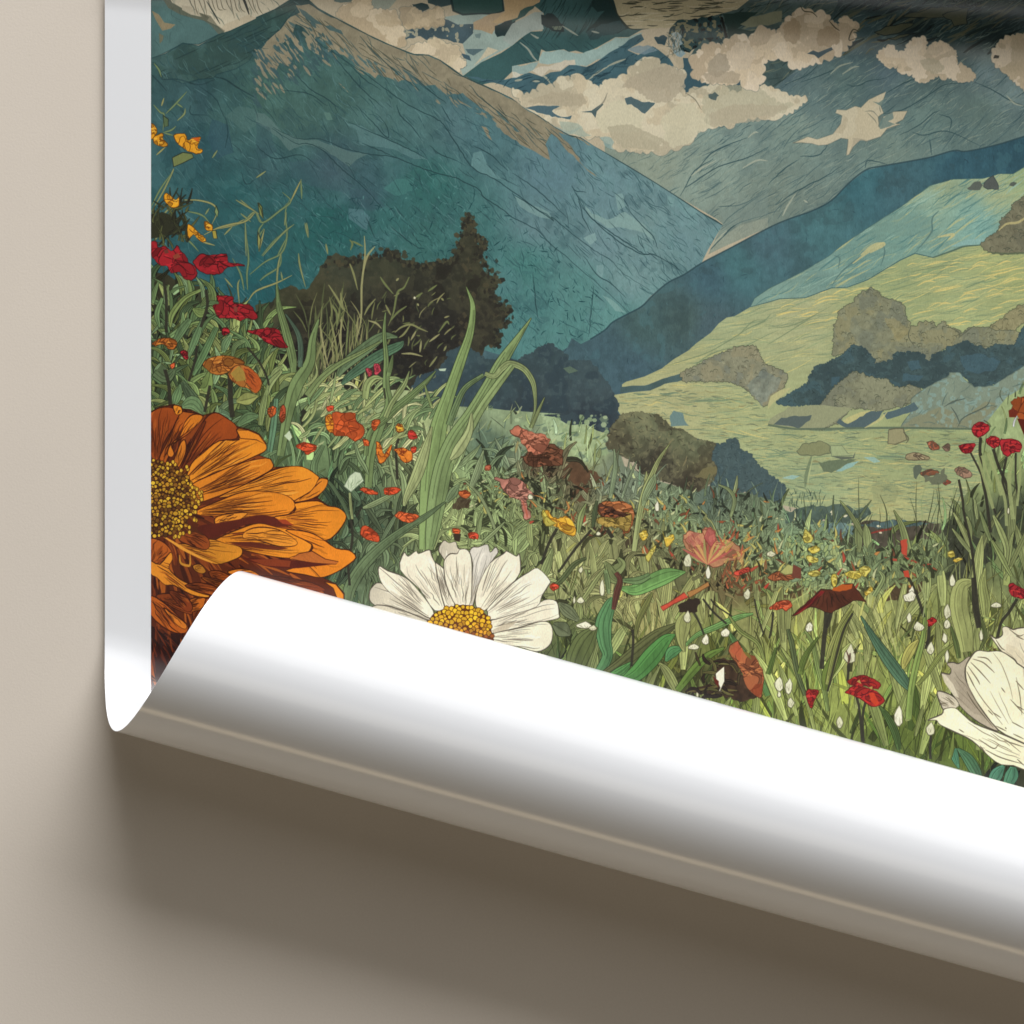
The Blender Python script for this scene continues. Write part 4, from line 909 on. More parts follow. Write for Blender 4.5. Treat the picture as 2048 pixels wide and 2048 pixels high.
# ---- grass, back to front
MI = LABS.index('printed_meadow')
bl = []
for i in range(5200):
    x = rnd.uniform(0, W); y = rnd.uniform(330, 1660)
    bl.append((y, x))
bl.sort()
for y, x in bl:
    if lab[int(min(H - 1, y)), int(min(W - 1, x))] != MI:
        continue
    depth = min(1, max(0, (y - 760) / 700)) if x > 420 else min(1, .35 + max(0, (y - 520) / 900))
    base = md.at(x, max(0, y - 8))
    k = rnd.gauss(1.02, .27)
    tint = rnd.choice([(1, 1, 1), (1.08, 1.06, .9), (.94, 1.04, 1.0), (1.02, 1.0, .92)])
    c_ = tuple(min(235, max(24, b * k * t)) for b, t in zip(base, tint))
    L = (16 + 78 * depth) * rnd.uniform(.5, 1.3)
    w = (2.4 + 5.5 * depth) * rnd.uniform(.4, 1.35)
    lean = rnd.gauss(.08 if x < 1200 else -.02, .38)
    kind = rnd.random()
    if kind < .16 and depth > .15:
        blade(x, y, L * .8, lean * 1.6, rnd.gauss(0, .45), w * 2.3, tuple(min(225, v * 1.1) for v in c_), ink=tuple(v * .36 for v in c_), inka=.85)
    elif kind < .24:
        blade(x, y + 4, L * .55, lean, rnd.gauss(0, .3), w * 1.7, tuple(v * .42 for v in base), inka=0, mid=False)
    elif kind < .66:
        blade(x, y, L, lean, rnd.gauss(0, .28), w, c_, ink=tuple(v * .42 for v in c_), inka=.75)
    elif kind < .86:
        p = np.array([x, y]); t = lean
        line([p, p + (L * .5 * math.sin(t) + rnd.uniform(-3, 3), -L * .5 * math.cos(t)), p + (L * math.sin(t) + rnd.uniform(-6, 6), -L * math.cos(t))], tuple(v * .42 for v in base), 1.7, .75)
    else:
        p = np.array([x, y]); t = lean
        line([p, p + (L * .5 * math.sin(t) + rnd.uniform(-3, 3), -L * .5 * math.cos(t)), p + (L * math.sin(t) + rnd.uniform(-6, 6), -L * math.cos(t))], tuple(min(240, v * 1.3) for v in base), 2.2, .75)
# long fine upright lines in the front grass on the right
for i in range(820):
    x = rnd.uniform(780, W); y = rnd.uniform(1080, 1640)
    if lab[int(y), int(x)] != MI or x < 900 and y < 1200:
        continue
    base = md.at(x, y - 20)
    L = rnd.uniform(40, 130); t = rnd.gauss(.05, .13)
    p = np.array([x, y])
    line([p, p + (L * .33 * math.sin(t) + rnd.uniform(-3, 3), -L * .33), p + (L * .66 * math.sin(t) + rnd.uniform(-4, 4), -L * .66), p + (L * math.sin(t * 1.4), -L)], rnd.choice([tuple(v * .45 for v in base), tuple(v * .55 for v in base), tuple(min(230, v * 1.22) for v in base)]), rnd.uniform(1.2, 2.4), .75)
# broad pale blades among the front grass
for i in range(150):
    x = rnd.uniform(820, W); y = rnd.uniform(1120, 1560)
    if lab[int(y), int(x)] != MI:
        continue
    k = rnd.uniform(.86, 1.16); L = rnd.uniform(60, 150); t = rnd.gauss(.02, .22); w_ = rnd.uniform(8, 20)
    bs = md.at(x, y - 30)
    cc = tuple(min(210, v * .45 + u * .6) * k for v, u in zip(bs, (150, 158, 100)))
    bx_ = rnd.gauss(0, 18)
    leaf([(x, y, w_ * .5), (x + L * .4 * math.sin(t) + bx_ * .4, y - L * .4, w_), (x + L * .75 * math.sin(t) + bx_ * .8, y - L * .75, w_ * .8), (x + L * math.sin(t) + bx_ * 1.3, y - L, 1)], cc, veins=rnd.randint(2, 4), ink=tuple(v * .4 for v in cc), inkw=1.8)
# curling pale leaves between the small flowers
for i in range(170):
    x, y = P('J %f,%f' % (rnd.uniform(200, 930), rnd.uniform(250, 1400)))[0]
    if lab[int(min(H - 1, y)), int(min(W - 1, x))] != MI:
        continue
    k = rnd.uniform(.6, 1.3)
    cc = tuple(v * k for v in md.at(x, y - 8))
    wild_leaf(x, y, rnd.uniform(26, 84), rnd.gauss(.05, .5), rnd.gauss(0, .5), rnd.uniform(4, 12), cc, .4)
for i in range(420):
    x, y = (P('J %f,%f' % (rnd.uniform(880, 1932), rnd.uniform(470, 1180)))[0] if i % 3 else P('K %f,%f' % (rnd.uniform(-100, 1000), rnd.uniform(750, 1750)))[0])
    if lab[int(min(H - 1, y)), int(min(W - 1, x))] != MI:
        continue
    bs = md.at(x, y - 10); k = rnd.uniform(.9, 1.25)
    cc = tuple(min(205, v * k) for v in bs) if rnd.random() < .8 else tuple(v * .5 for v in bs)
    L = rnd.uniform(26, 74); t = rnd.gauss(.1, .7); w_ = rnd.uniform(5, 12); cv = rnd.gauss(0, .5)
    pts = []
    for j, ww in enumerate((.35, .9, 1.0, .6, .08)):
        u = j / 4; tt = t + cv * u * u
        pts.append((x + math.sin(tt) * L * u, y - math.cos(tt) * L * u, max(1, w_ * ww)))
    leaf(pts, cc, veins=rnd.randint(1, 2), ink=tuple(v * .4 for v in cc), inkw=1.7)
# low leafy tangle in the middle distance
tang = cover(P('J 1100,640 1500,520 1932,480 K 300,620 620,640 800,560 1000,580 1200,680 1400,720 1700,720 1932,760 L 150,860 420,960 640,1130 900,1140 1250,1080 1400,1250 1200,1400 800,1480 300,1480 0,1450 K 1500,1480 1200,1250 800,1100 400,1000 0,900 J 1500,860 1200,860'))
if tang:
    ty, tx, tm = tang
    ys, xs = np.nonzero(tm > .8)
    pts = sorted(((ys[i] + ty, xs[i] + tx) for i in rng.integers(0, len(ys), 1700)))
    for y, x in pts:
        if lab[y, x] != MI:
            continue
        bs = md.at(x, y)
        r_ = rnd.random()
        if r_ < .06:
            cc = rnd.choice([(150, 84, 54), (170, 76, 56), (186, 128, 70), (112, 74, 52)])
        elif r_ < .14:
            cc = rnd.choice([(190, 178, 98), (176, 170, 96), (186, 190, 140)])
        elif r_ < .34:
            k = rnd.uniform(.4, .6); cc = tuple(v * k for v in bs)
        else:
            k = rnd.uniform(.85, 1.22); cc = tuple(min(215, v * k) for v in bs)
        s_ = 5 + 9 * min(1, max(0, (y - 800) / 400))
        blade(x, y, rnd.uniform(.7, 2.0) * s_, rnd.gauss(.1, .8), rnd.gauss(0, .4), rnd.uniform(.3, .62) * s_, cc, ink=tuple(v * .45 for v in cc), inka=.6, mid=False)
# veins of the broad pale leaf clumps
for (s, a0) in (('L 700,1640 760,1900', 0), ('L 1480,1380 1500,1700', .02), ('L 1420,1560 1460,1850', .05), ('K 860,1480 960,1800', .3), ('K 430,1180 380,1500', .25), ('K 1120,1560 1060,1800', .25), ('M 200,300 220,520', .1), ('M 960,100 1000,400', -.1), ('L 860,1500 900,1800', .05)):
    a, b = P(s)
    for i in range(15):
        o = rnd.uniform(-42, 42)
        p = np.array([a[0] + o * 1.2, a[1] + abs(o) * .5]); q = np.array([b[0] + o * .5, b[1]])
        line([p, (p + q) / 2 + (a0 * 20, 0), q], rnd.choice([(74, 82, 46), (92, 100, 58), (182, 184, 122)]), 1.6, .7)

# grass tops standing before the dark bush
for i in range(150):
    x = rnd.choice([rnd.uniform(0, 500), rnd.uniform(0, 500), rnd.uniform(500, 1100)]); y = rnd.uniform(900, 1420) if x < 500 else rnd.uniform(700, 1350)
    p = P('F %f,%f' % (x, y))[0]
    L = rnd.uniform(25, 90) if x < 500 else rnd.uniform(8, 26)
    t = rnd.gauss(.05, .22) if x < 500 else rnd.gauss(.6, .4)
    line([p, p + (L * .5 * math.sin(t) + rnd.uniform(-3, 3), -L * .5 * math.cos(t)), p + (L * math.sin(t * 1.3), -L * math.cos(t))], rnd.choice([(104, 112, 70), (122, 126, 80), (86, 94, 62), (144, 142, 96)]), rnd.uniform(1.8, 3.6), .9)
for s in ('F 330,480 360,560 390,680', 'F 440,270 445,420 420,650 415,900 370,1100', 'F 520,350 460,430 430,560', 'F 330,300 350,330 335,380', 'F 350,310 430,350', 'F 150,330 165,410', 'F 560,580 600,640 660,710', 'F 780,580 740,660 690,700 660,850 620,950', 'F 600,790 640,870', 'F 760,800 690,850 640,910', 'F 525,745 470,810 440,870', 'F 470,910 530,930 570,970', 'F 670,1000 720,960 790,940 860,970 920,995', 'F 790,940 740,1010 700,1040', 'F 830,990 790,1060', 'F 1000,1000 1060,920 1080,940', 'F 930,1070 1010,1010', 'F 720,1160 800,1160 880,1180', 'F 930,1260 990,1180', 'F 860,1150 870,1060', 'F 1040,1140 1060,1100', 'F 680,610 700,590', 'F 820,740 880,700', 'F 920,690 990,640',
          'F 1020,740 1040,760', 'F 840,780 850,800', 'F 200,790 230,850 230,950', 'F 180,880 220,1060 240,1190', 'F 270,880 260,1050 275,1200', 'F 320,910 310,1050 300,1190', 'F 110,950 130,1100 170,1260', 'F 260,700 270,770 290,840', 'F 170,640 240,750 280,830', 'F 120,1080 80,1200'):
    line(s, rnd.choice([(132, 134, 88), (112, 122, 76), (150, 148, 102)]), 4.2, .95)
fill('F 1000,1275 1060,1270 1050,1292 1010,1290', (176, 196, 170))

# fine twigs against the teal flank
for s in ('E 1115,680 1110,560 1120,430 1090,170', 'E 1090,170 1130,140 1170,92', 'E 1010,200 1090,160 1170,92 1230,170 1350,90 1420,20', 'E 870,220 1000,190 1090,150', 'E 1130,560 1250,470 1370,400 1410,270 1400,100 1430,0', 'E 1220,420 1330,300 1420,230', 'E 1210,610 1250,570 1350,500 1370,390', 'E 1330,760 1345,520 1370,390', 'E 1200,390 1240,220', 'E 1190,340 1200,230 1240,170', 'E 1230,140 1215,80 1190,20', 'E 1060,0 1130,60 1200,110', 'E 1500,400 1510,500 1550,660', 'E 1115,770 1180,690 1330,625 1450,570', 'E 1090,680 1060,560 1000,440', 'E 1000,660 940,590', 'E 1560,170 1570,280', 'E 1060,100 1140,165', 'E 1050,780 1040,650 1050,600', 'E 1380,610 1365,540', 'E 940,260 1000,200',
          'A 1140,1600 1230,1450 1300,1300 1310,1270', 'A 1160,790 1210,850 1240,870 1230,990', 'A 1250,860 1330,780 1410,690', 'A 1340,910 1390,860 1400,820', 'A 1230,1000 1290,980 1330,950', 'A 1160,480 1200,530 1220,580', 'A 1220,800 1240,740', 'A 1330,780 1380,810', 'A 1180,1170 1250,1110', 'A 1600,1190 1640,1130', 'A 1140,1560 1210,1430 1290,1310', 'A 1380,1510 1500,1510 1600,1540 1640,1600 1600,1690', 'A 1400,1590 1520,1620 1590,1690', 'A 1550,1620 1580,1570', 'A 1360,1770 1440,1830 1500,1900', 'A 1210,1660 1260,1590 1310,1570', 'A 1540,1770 1640,1720 1750,1690 1850,1670 1932,1600', 'A 1510,1820 1620,1850', 'A 1780,1510 1932,1600', 'A 1850,1680 1860,1932', 'A 1240,1000 1310,1020', 'A 1150,1830 1220,1750',
          'B 0,1620 50,1680 180,1590 260,1520 200,1450', 'B 50,1932 200,1760 290,1690', 'B 20,1530 50,1640', 'B 0,1340 80,1290', 'B 260,1520 300,1440 340,1350', 'B 340,1360 345,1500', 'B 30,1900 20,1800 60,1720', 'B 160,1930 230,1800', 'B 370,1680 390,1790', 'B 215,1700 230,1600'):
    q = P(s)
    q = q + rng.normal(0, .5, q.shape)
    line(q, (52, 74, 66), 5.2, .6)
    line(q, rnd.choice([(136, 140, 92), (126, 136, 92), (112, 130, 88), (150, 146, 92)]), 3.4, .95)
for s, c_ in (('B 20,1530 45,1560 55,1640 25,1600', (126, 136, 72)), ('E 1190,20 1215,70 1232,140 1205,110', (126, 132, 76)), ('E 1190,240 1215,300 1200,390 1190,330', (140, 140, 80)), ('A 1630,1550 1650,1600 1640,1640 1620,1600', (122, 140, 92)), ('A 1230,870 1270,900 1270,950 1240,960', (84, 104, 72)), ('A 1310,1260 1300,1190 1380,1150 1450,1160 1460,1190 1380,1230', (112, 122, 74)), ('A 1600,1740 1630,1740 1640,1800 1610,1800', (160, 146, 62)), ('A 1140,1650 1220,1600 1330,1640 1360,1760 1140,1800', (50, 52, 38))):
    fill(s, c_, 1, None, ink=(40, 48, 40), inkw=1.6)
for i in range(70):
    p = P('A %f,%f' % (rnd.uniform(1145, 1420), rnd.uniform(1540, 1880)))[0]
    blade(p[0], p[1], rnd.uniform(12, 44), rnd.gauss(.2, .5), rnd.gauss(0, .3), rnd.uniform(2, 6), rnd.choice([(62, 66, 44), (84, 92, 58), (48, 50, 38), (98, 104, 62)]), ink=(34, 34, 28))

# ---- thick foliage at the left, and streaming leaves on the pale slope
spots = sorted([(rnd.uniform(640, 1760), rnd.uniform(388, 1320)) for i in range(330)])
for ey, ex in spots:
    x, y = P('E %f,%f' % (ex, ey))[0]
    if lab[int(min(H - 1, y)), int(min(W - 1, max(0, x)))] != MI or ey < 640 + (ex - 388) * .45:
        continue
    cc = rnd.choice([(118, 140, 84), (98, 124, 80), (138, 150, 90), (82, 106, 70), (122, 148, 104), (104, 118, 66), (70, 88, 60)])
    k = rnd.uniform(.8, 1.12)
    wild_leaf(x, y, rnd.uniform(30, 92), rnd.gauss(.15, .5), rnd.gauss(0, .6), rnd.uniform(5, 15), tuple(v * k for v in cc))
for i in range(120):
    x, y = P('F %f,%f' % (rnd.uniform(-60, 960), rnd.uniform(1400, 1932)))[0]
    if lab[int(min(H - 1, y)), int(min(W - 1, max(0, x)))] != MI:
        continue
    cc = rnd.choice([(176, 182, 124), (160, 172, 112), (144, 162, 108), (186, 188, 136), (112, 136, 92)])
    wild_leaf(x, y, rnd.uniform(26, 80), rnd.gauss(.75, .35), rnd.gauss(.1, .4), rnd.uniform(4, 10), cc, .45)

# ---- traced blades and leaves
G1, G2, G3 = (134, 152, 96), (112, 132, 84), (92, 116, 84)
LV = [('E 1335,640,3 1350,800,10 1400,980,15 1450,1180,16 1460,1300,10', G2), ('E 1650,900,3 1605,1050,13 1580,1230,20 1480,1400,26 1420,1600,20 1360,1932,14', G2), ('E 1400,860,2 1490,1000,8 1515,1120,10 1510,1260,8', (86, 108, 88)),
      ('F 270,1390,5 330,1330,15 470,1230,22 600,1150,20 700,1100,15 735,1065,2', (84, 116, 88)), ('F 240,1330,7 300,1240,20 450,1120,24 580,1030,17 690,1035,3', (98, 118, 84)), ('F 10,1480,14 110,1350,12 250,1240,10 420,1150,7 560,1070,3', (118, 134, 86)), ('F 600,850,2 590,1000,6 605,1200,9 605,1400,13 625,1550,15 J 560,200,17 490,420,16 470,660,14', G2),
      ('F 655,1170,2 640,1250,8 620,1330,8', G2), ('F 445,1500,12 465,1390,13 520,1340,9 580,1350,3', (142, 156, 100)), ('F 980,1290,1 900,1380,9 790,1480,13 680,1570,14 600,1650,12 J 480,250,9 450,420,8', G2), ('F 780,1290,1 740,1400,8 650,1530,9 600,1640,9', (136, 150, 98)), ('F 895,1390,2 920,1480,5 950,1560,4', G1),
      ('F 1210,655,1 1258,800,9 1238,1000,14 1172,1200,19 1085,1450,23 1005,1700,32 J 955,480,40 925,800,36 895,1130,22', (126, 148, 92)), ('F 1700,890,1 1600,1040,11 1480,1220,22 1380,1400,24 1250,1620,28 1130,1800,34 J 1040,500,36 990,750,36 955,980,26 930,1130,14', (122, 142, 92)), ('F 1350,1310,8 1420,1330,9 1480,1270,12 1540,1235,12 1640,1272,11 1705,1360,10 1726,1450,7 1728,1580,4 1690,1720,2', (142, 156, 104)),
      ('F 1340,1320,7 1200,1420,10 1130,1560,12 1080,1700,12', (104, 124, 84)), ('F 1560,1250,10 1450,1390,14 1330,1560,15 1240,1720,16 J 1180,330,14 1110,480,8', (134, 152, 100)), ('F 1800,1490,1 1750,1600,6 1700,1720,5', (136, 148, 98)),
      ('J 1050,770,2 900,880,10 740,980,14 580,1100,18 440,1240,22 340,1400,24 310,1520,20', (96, 114, 80)), ('J 700,690,2 600,740,9 500,790,10 430,815,4', (132, 148, 104)), ('J 950,200,2 900,380,17 840,560,22 760,730,12 740,800,4', (156, 166, 112)), ('J 1250,100,3 1230,240,14 1150,380,20 1090,450,5', (156, 166, 114)), ('J 1150,640,4 1110,700,18 1060,770,6', (112, 130, 92)), ('J 1200,610,2 1310,720,5 1400,900,5 1450,1060,4', (142, 156, 110)), ('J 1500,920,2 1420,1000,7 1330,1080,6', (136, 150, 104)), ('J 1340,380,2 1300,520,14 1250,650,10', (138, 154, 112)),
      ('J 1860,1120,3 1820,1250,18 1780,1340,14', (136, 148, 96)), ('J 100,560,2 190,640,6 280,780,7 330,900,6', (92, 112, 80)), ('J 330,700,4 340,820,5 350,900,4', (140, 150, 100)), ('J 130,340,6 60,500,12 90,650,8', (110, 134, 92)), ('J 470,560,3 440,500,8 400,430,8 370,330,4', (124, 144, 100)),
      ('K 1190,330,1 1110,450,7 1050,580,10 1000,700,12 960,880,11 920,1140,9', (150, 158, 104)), ('K 1700,570,1 1690,650,6 1670,720,4', (150, 160, 112)), ('K 1560,640,2 1640,680,6 1680,760,7 1650,880,5', (142, 156, 108)), ('K 770,370,2 780,500,8 760,640,9 740,740,6', (140, 158, 120)), ('K 940,460,1 880,600,5 830,740,4', (140, 156, 122)), ('K 640,760,3 625,850,9 610,960,4', (84, 96, 66)), ('K 560,780,2 520,880,11 500,1000,6', (132, 144, 92)), ('K 1080,560,2 1060,620,14 1010,720,12 990,800,5', (138, 154, 112)),
      ('N 700,90,4 760,160,24 830,110,16 800,60,6', (118, 128, 82)), ('N 720,110,10 760,200,22 810,240,14 775,310,4', (112, 122, 78)), ('N 560,60,3 470,110,9 380,220,9 300,290,6', (86, 96, 62)), ('N 700,140,3 640,220,8 560,340,8 510,400,5', (142, 150, 96)), ('N 1060,320,3 1020,400,10 960,520,10 930,640,5', (120, 124, 70)), ('N 760,360,6 735,420,22 690,560,32 700,700,26 720,800,20 660,930,20', (82, 124, 80)), ('N 730,330,5 720,230,10 705,150,6', (120, 140, 92)), ('N 830,290,8 930,300,22 1060,240,30 1180,190,28 1310,165,2', (106, 148, 82)), ('N 830,230,6 950,230,14 1040,190,10', (98, 122, 78)),
      ('N 310,560,8 380,600,30 440,640,6', (96, 104, 76)), ('N 350,400,6 420,460,24 500,530,8', (102, 110, 80)), ('N 640,580,4 560,680,40 500,800,44 470,900,36', (88, 98, 58)), ('N 1240,560,6 1100,650,26 960,760,30 820,870,26 700,950,20', (88, 92, 56)), ('N 1230,640,3 1160,680,22 1060,800,36 940,930,30 830,990,20', (76, 126, 64)), ('N 1290,740,4 1210,770,22 1160,840,4', (78, 128, 78)), ('N 900,850,4 830,910,18 760,950,16', (80, 130, 70)), ('N 1820,480,3 1700,510,10 1540,580,11 1400,640,8 1310,720,5', (110, 150, 84)), ('N 1630,610,4 1700,720,12 1780,830,12 1880,980,10 1932,1100,10', (92, 130, 74)), ('N 1600,740,4 1480,800,14 1360,920,16 1250,1060,12', (92, 116, 52)),
      ('N 1420,380,4 1400,450,22 1440,560,4', (142, 146, 88)), ('N 1310,470,8 1290,560,30 1280,680,18 1300,770,3', (138, 142, 86)), ('N 1640,500,3 1720,610,7 1850,700,7 1900,820,5', (120, 130, 72)),
      ('L 1400,850,3 1460,960,8 1510,1080,7 1540,1200,5', (150, 158, 102)), ('L 1500,880,4 1520,960,9 1530,1060,5', (146, 156, 102)), ('L 1560,750,3 1570,830,6 1580,900,4', (140, 150, 100)), ('L 1600,840,3 1640,960,8 1680,1060,6', (132, 146, 94)), ('L 1700,870,4 1760,1000,12 1800,1120,10 1790,1260,6', (140, 150, 96)), ('L 1690,1060,4 1760,1180,10 1800,1260,8 1840,1330,5', (134, 146, 90)), ('L 1390,970,2 1460,1060,8 1530,1150,5', (146, 156, 102)), ('L 1640,1270,3 1620,1400,16 1640,1540,20 1640,1640,10', (146, 154, 92)), ('L 1540,1370,10 1460,1410,30 1440,1560,36 1480,1750,34 1500,1900,24', (148, 154, 94)), ('L 840,1290,4 870,1350,8 800,1480,8', (138, 152, 100)),
      ('L 640,1540,3 560,1700,14 490,1860,16 450,1980,10', (138, 142, 80)), ('M 700,120,2 800,290,14 900,440,22 1010,590,22 1080,690,6', (76, 108, 82)), ('M 1135,300,4 1080,370,18 1040,450,16 1020,520,5', (162, 158, 84)), ('M 1190,60,4 1170,280,9 1120,480,12 1080,680,12 1060,900,12', (122, 142, 74)), ('M 1400,330,2 1300,420,8 1200,560,7 1130,640,5', (132, 142, 76)), ('M 1380,200,3 1420,330,9 1440,440,6', (96, 112, 62)), ('M 840,800,3 900,880,12 960,1000,14 990,1130,8', (72, 96, 50)), ('M 1600,380,3 1640,250,7 1560,50,6 1530,-60,4', (96, 106, 62)),
      ('M 100,360,3 180,480,8 250,640,8 310,820,8 350,980,6', (140, 150, 84)), ('M 280,230,3 340,340,8 380,520,10 430,700,9 450,840,6', (122, 140, 78)), ('M 150,220,5 180,330,9 220,540,8 280,720,6', (86, 98, 62)), ('M 380,280,3 280,430,10 240,560,10', (98, 116, 54)), ('M 60,360,3 30,470,8 0,560,8', (88, 108, 52)), ('M 540,350,4 510,450,24 450,560,22 430,680,8', (94, 110, 50)), ('M 640,80,3 560,240,14 500,440,14 450,640,10', (128, 134, 72)), ('M 1420,1120,3 1410,1180,14 1440,1270,3', (82, 138, 104)), ('M 1430,1120,3 1510,1200,20 1570,1300,20 1600,1360,10', (76, 116, 82)), ('M 1780,1250,6 1730,1310,24 1690,1380,20', (74, 124, 98)), ('M 1850,1260,12 1840,1320,26 1810,1390,20', (72, 120, 92)), ('M 1400,1000,2 1390,1120,7 1370,1200,6', (122, 138, 66)),
      ('E 530,960,3 545,860,11 640,740,8 760,680,5', (120, 138, 80)), ('E 530,1030,8 620,960,12 625,850,3', (118, 146, 94)), ('E 560,1080,10 620,980,16 680,900,10', (98, 124, 84)), ('E 660,1200,6 720,1050,14 770,910,5', (106, 136, 92)), ('E 700,1320,8 780,1170,14 880,960,8', (98, 128, 84)), ('E 400,780,4 410,700,9 440,620,3', (112, 138, 88)), ('E 450,960,4 430,860,10 470,740,6', (104, 132, 86)), ('E 520,760,4 510,680,5 520,640,3', (122, 140, 90)), ('E 930,1150,6 950,1080,16 990,1020,6', (112, 142, 98)), ('E 760,800,4 800,760,12 830,700,4', (98, 116, 72)),
      ('E 700,820,4 760,850,20 800,830,4', (112, 132, 76)), ('E 1000,1180,4 1020,1100,10 1090,1060,8', (110, 132, 86)), ('E 560,1550,6 580,1480,18 610,1390,4', (108, 138, 92)), ('E 780,1600,4 700,1500,22 620,1370,8', (80, 98, 70)), ('E 760,1420,6 800,1400,26 830,1300,8', (114, 134, 76)), ('E 620,1560,8 700,1540,32 780,1620,10', (108, 136, 92)), ('E 1030,1520,5 1110,1500,24 1190,1480,4', (142, 148, 84)), ('E 900,1600,14 960,1620,10 990,1660,4', (110, 140, 104)), ('E 1040,1700,8 1120,1640,20 1200,1630,5', (96, 122, 82)), ('E 1290,1330,4 1330,1290,12 1380,1250,4', (140, 156, 100)),
      ('E 430,1280,30 500,1330,26 560,1280,8', (86, 104, 72)), ('E 1260,1470,6 1290,1380,12 1370,1290,6', (138, 152, 98)), ('E 1210,1700,8 1230,1560,12 1260,1430,5', (134, 150, 94)), ('E 1280,1900,10 1310,1700,12 1330,1500,8', (96, 130, 98))]
for s, c_ in LV:
    leaf(s, tuple(v * .96 for v in c_), veins=rnd.randint(1, 3), ink=tuple(v * .38 for v in c_))
for s in ('N 785,170,8 815,230,10 790,330,12 765,450,7',):
    leaf(s, (92, 58, 48), veins=2)

# stalks
for s, w in (('M 430,-10 440,130 420,330 405,520', 9), ('M 490,-30 470,120 440,210', 8), ('M 640,100 560,260 450,690', 4), ('M 660,700 690,830 710,1070', 5), ('M 735,770 715,880 720,1080', 5), ('M 1215,190 1210,290 1190,370', 6), ('M 1230,1000 1225,1110 1225,1200', 5), ('M 610,470 605,560 600,610', 5), ('L 1605,285 1600,400 1620,600 1650,760 1680,1000', 6), ('L 1530,400 1600,540 1660,700 1720,860', 4), ('L 1700,370 1740,500 1800,640 1830,800', 6), ('L 1800,430 1770,600 1790,700 1800,900', 5), ('L 1870,400 1870,600 1890,740', 4), ('L 1440,600 1470,760 1480,860 1530,1080 1560,1330 1600,1700', 5), ('L 1550,1340 1560,1560 1590,1720', 9), ('L 1880,1500 1820,1600 1760,1680 1730,1800', 6), ('L 40,1600 30,1700 10,1800', 4), ('L 1000,1270 1060,1340 1130,1490 1180,1640', 6), ('L 1000,1060 1010,1150', 4),
             ('K 1440,1500 1520,1600 1620,1690', 4), ('N 1340,420 1400,520 1450,640', 4), ('N 1500,370 1540,420 1660,500', 3), ('N 1830,370 1850,480 1900,640', 3), ('N 910,600 915,700 900,880', 5), ('K 340,970 280,1080 220,1240', 6), ('K 720,980 760,1040', 8), ('K 600,980 480,1120 350,1300', 5), ('J 340,900 350,1050 320,1230 330,1400', 5), ('J 420,810 380,880', 4), ('E 980,1320 985,1500 1000,1640', 10), ('E 1110,1110 1200,1220 1260,1340 1275,1400', 4), ('E 670,1370 720,1200 730,1100', 5), ('E 490,1280 520,1400 530,1560', 7), ('E 790,1600 810,1500 830,1400', 6), ('E 480,600 500,760 500,1000', 6), ('E 800,680 810,800 760,960', 6), ('F 590,1420 600,1500' , 3), ('F 700,1800 680,1880 J 690,600', 5)):
    line(s, (50, 48, 40), w, .92, False)
for s, w in (('L 1580,420 1640,620 1700,820', 6), ('L 1660,400 1720,560 1760,720', 7), ('L 1840,440 1820,620 1850,900', 8), ('L 1610,420 1660,560 1690,640', 4), ('L 1900,420 1900,600 1880,800', 5), ('L 1750,620 1790,760 1800,950', 6), ('L 1170,1640 1185,1500 1140,1380', 3)):
    line(s, (148, 158, 104), w, .9, False)

# ---- small flowers
YEL, YK = (218, 148, 28), (110, 64, 16)
for s in ('A 1130,940 1165,945 1180,970 1183,1005 1140,1050', 'A 1160,1040 1200,1012 1230,1012 1230,1050 1265,1085 1250,1105 1190,1100 1160,1070', 'A 1310,1020 1390,1010 1410,1050 1420,1060 1440,1050 1500,1035 1515,1040 1500,1080 1490,1120 1530,1130 1520,1155 1480,1160 1420,1140 1350,1090', 'A 1235,1480 1260,1455 1320,1510 1350,1490 1350,1550 1310,1570 1250,1530', 'A 1415,1700 1440,1700 1500,1760 1540,1790 1555,1820 1510,1820 1460,1770 1430,1800 1415,1760', 'A 1545,1670 1600,1700 1600,1740 1550,1730'):
    bloom(s, YEL, YK, 'printed_yellow_flower', 6, (236, 178, 60), (.8, 6))
fill('A 1440,1040 1510,1036 1495,1070', (196, 88, 28), .9)
RED, RK = (154, 28, 36), (70, 14, 22)
for s in ('E 380,320 430,320 440,360 500,350 540,390 580,340 600,370 650,430 665,470 720,510 730,570 690,605 630,590 600,540 540,550 510,500 450,490 380,400', 'E 705,460 760,410 830,420 950,410 970,470 1040,480 1095,495 960,510 900,560 780,550 720,500', 'E 855,790 900,780 880,730 930,720 1000,730 1010,780 1120,790 1160,830 1190,880 1170,905 1100,890 1060,915 1000,890 900,890 860,830', 'E 920,970 960,965 980,1000 930,1025', 'E 1110,990 1180,980 1260,965 1340,975 1360,1010 1400,1080 1415,1115 1330,1110 1240,1060 1190,1020'):
    bloom(s, RED, RK, 'printed_red_flower', 12, (196, 44, 52))
fill('E 480,380 510,370 520,400 490,405', (110, 56, 46)); fill('E 550,420 590,400 610,430 560,450', (140, 66, 46)); fill('E 1010,800 1040,810 1035,850 1010,840', (130, 60, 50))
OR, OK_ = (198, 112, 36), (86, 44, 20)
bloom('E 395,1080 450,1050 520,1040 580,1070 570,1110 530,1130 480,1090 420,1100', (190, 104, 34), OK_, 'printed_orange_blossom', 7, (214, 140, 60))
bloom('E 775,1240 850,1185 960,1180 1060,1200 1090,1240 1030,1250 960,1300 880,1320 820,1290', (198, 120, 44), OK_, 'printed_orange_blossom', 9, (216, 148, 68))
bloom('E 970,1300 1050,1240 1150,1280 1220,1360 1210,1430 1170,1460 1110,1420 1030,1390 980,1340', (176, 108, 42), (96, 48, 24), 'printed_orange_blossom', 9, (190, 84, 38))
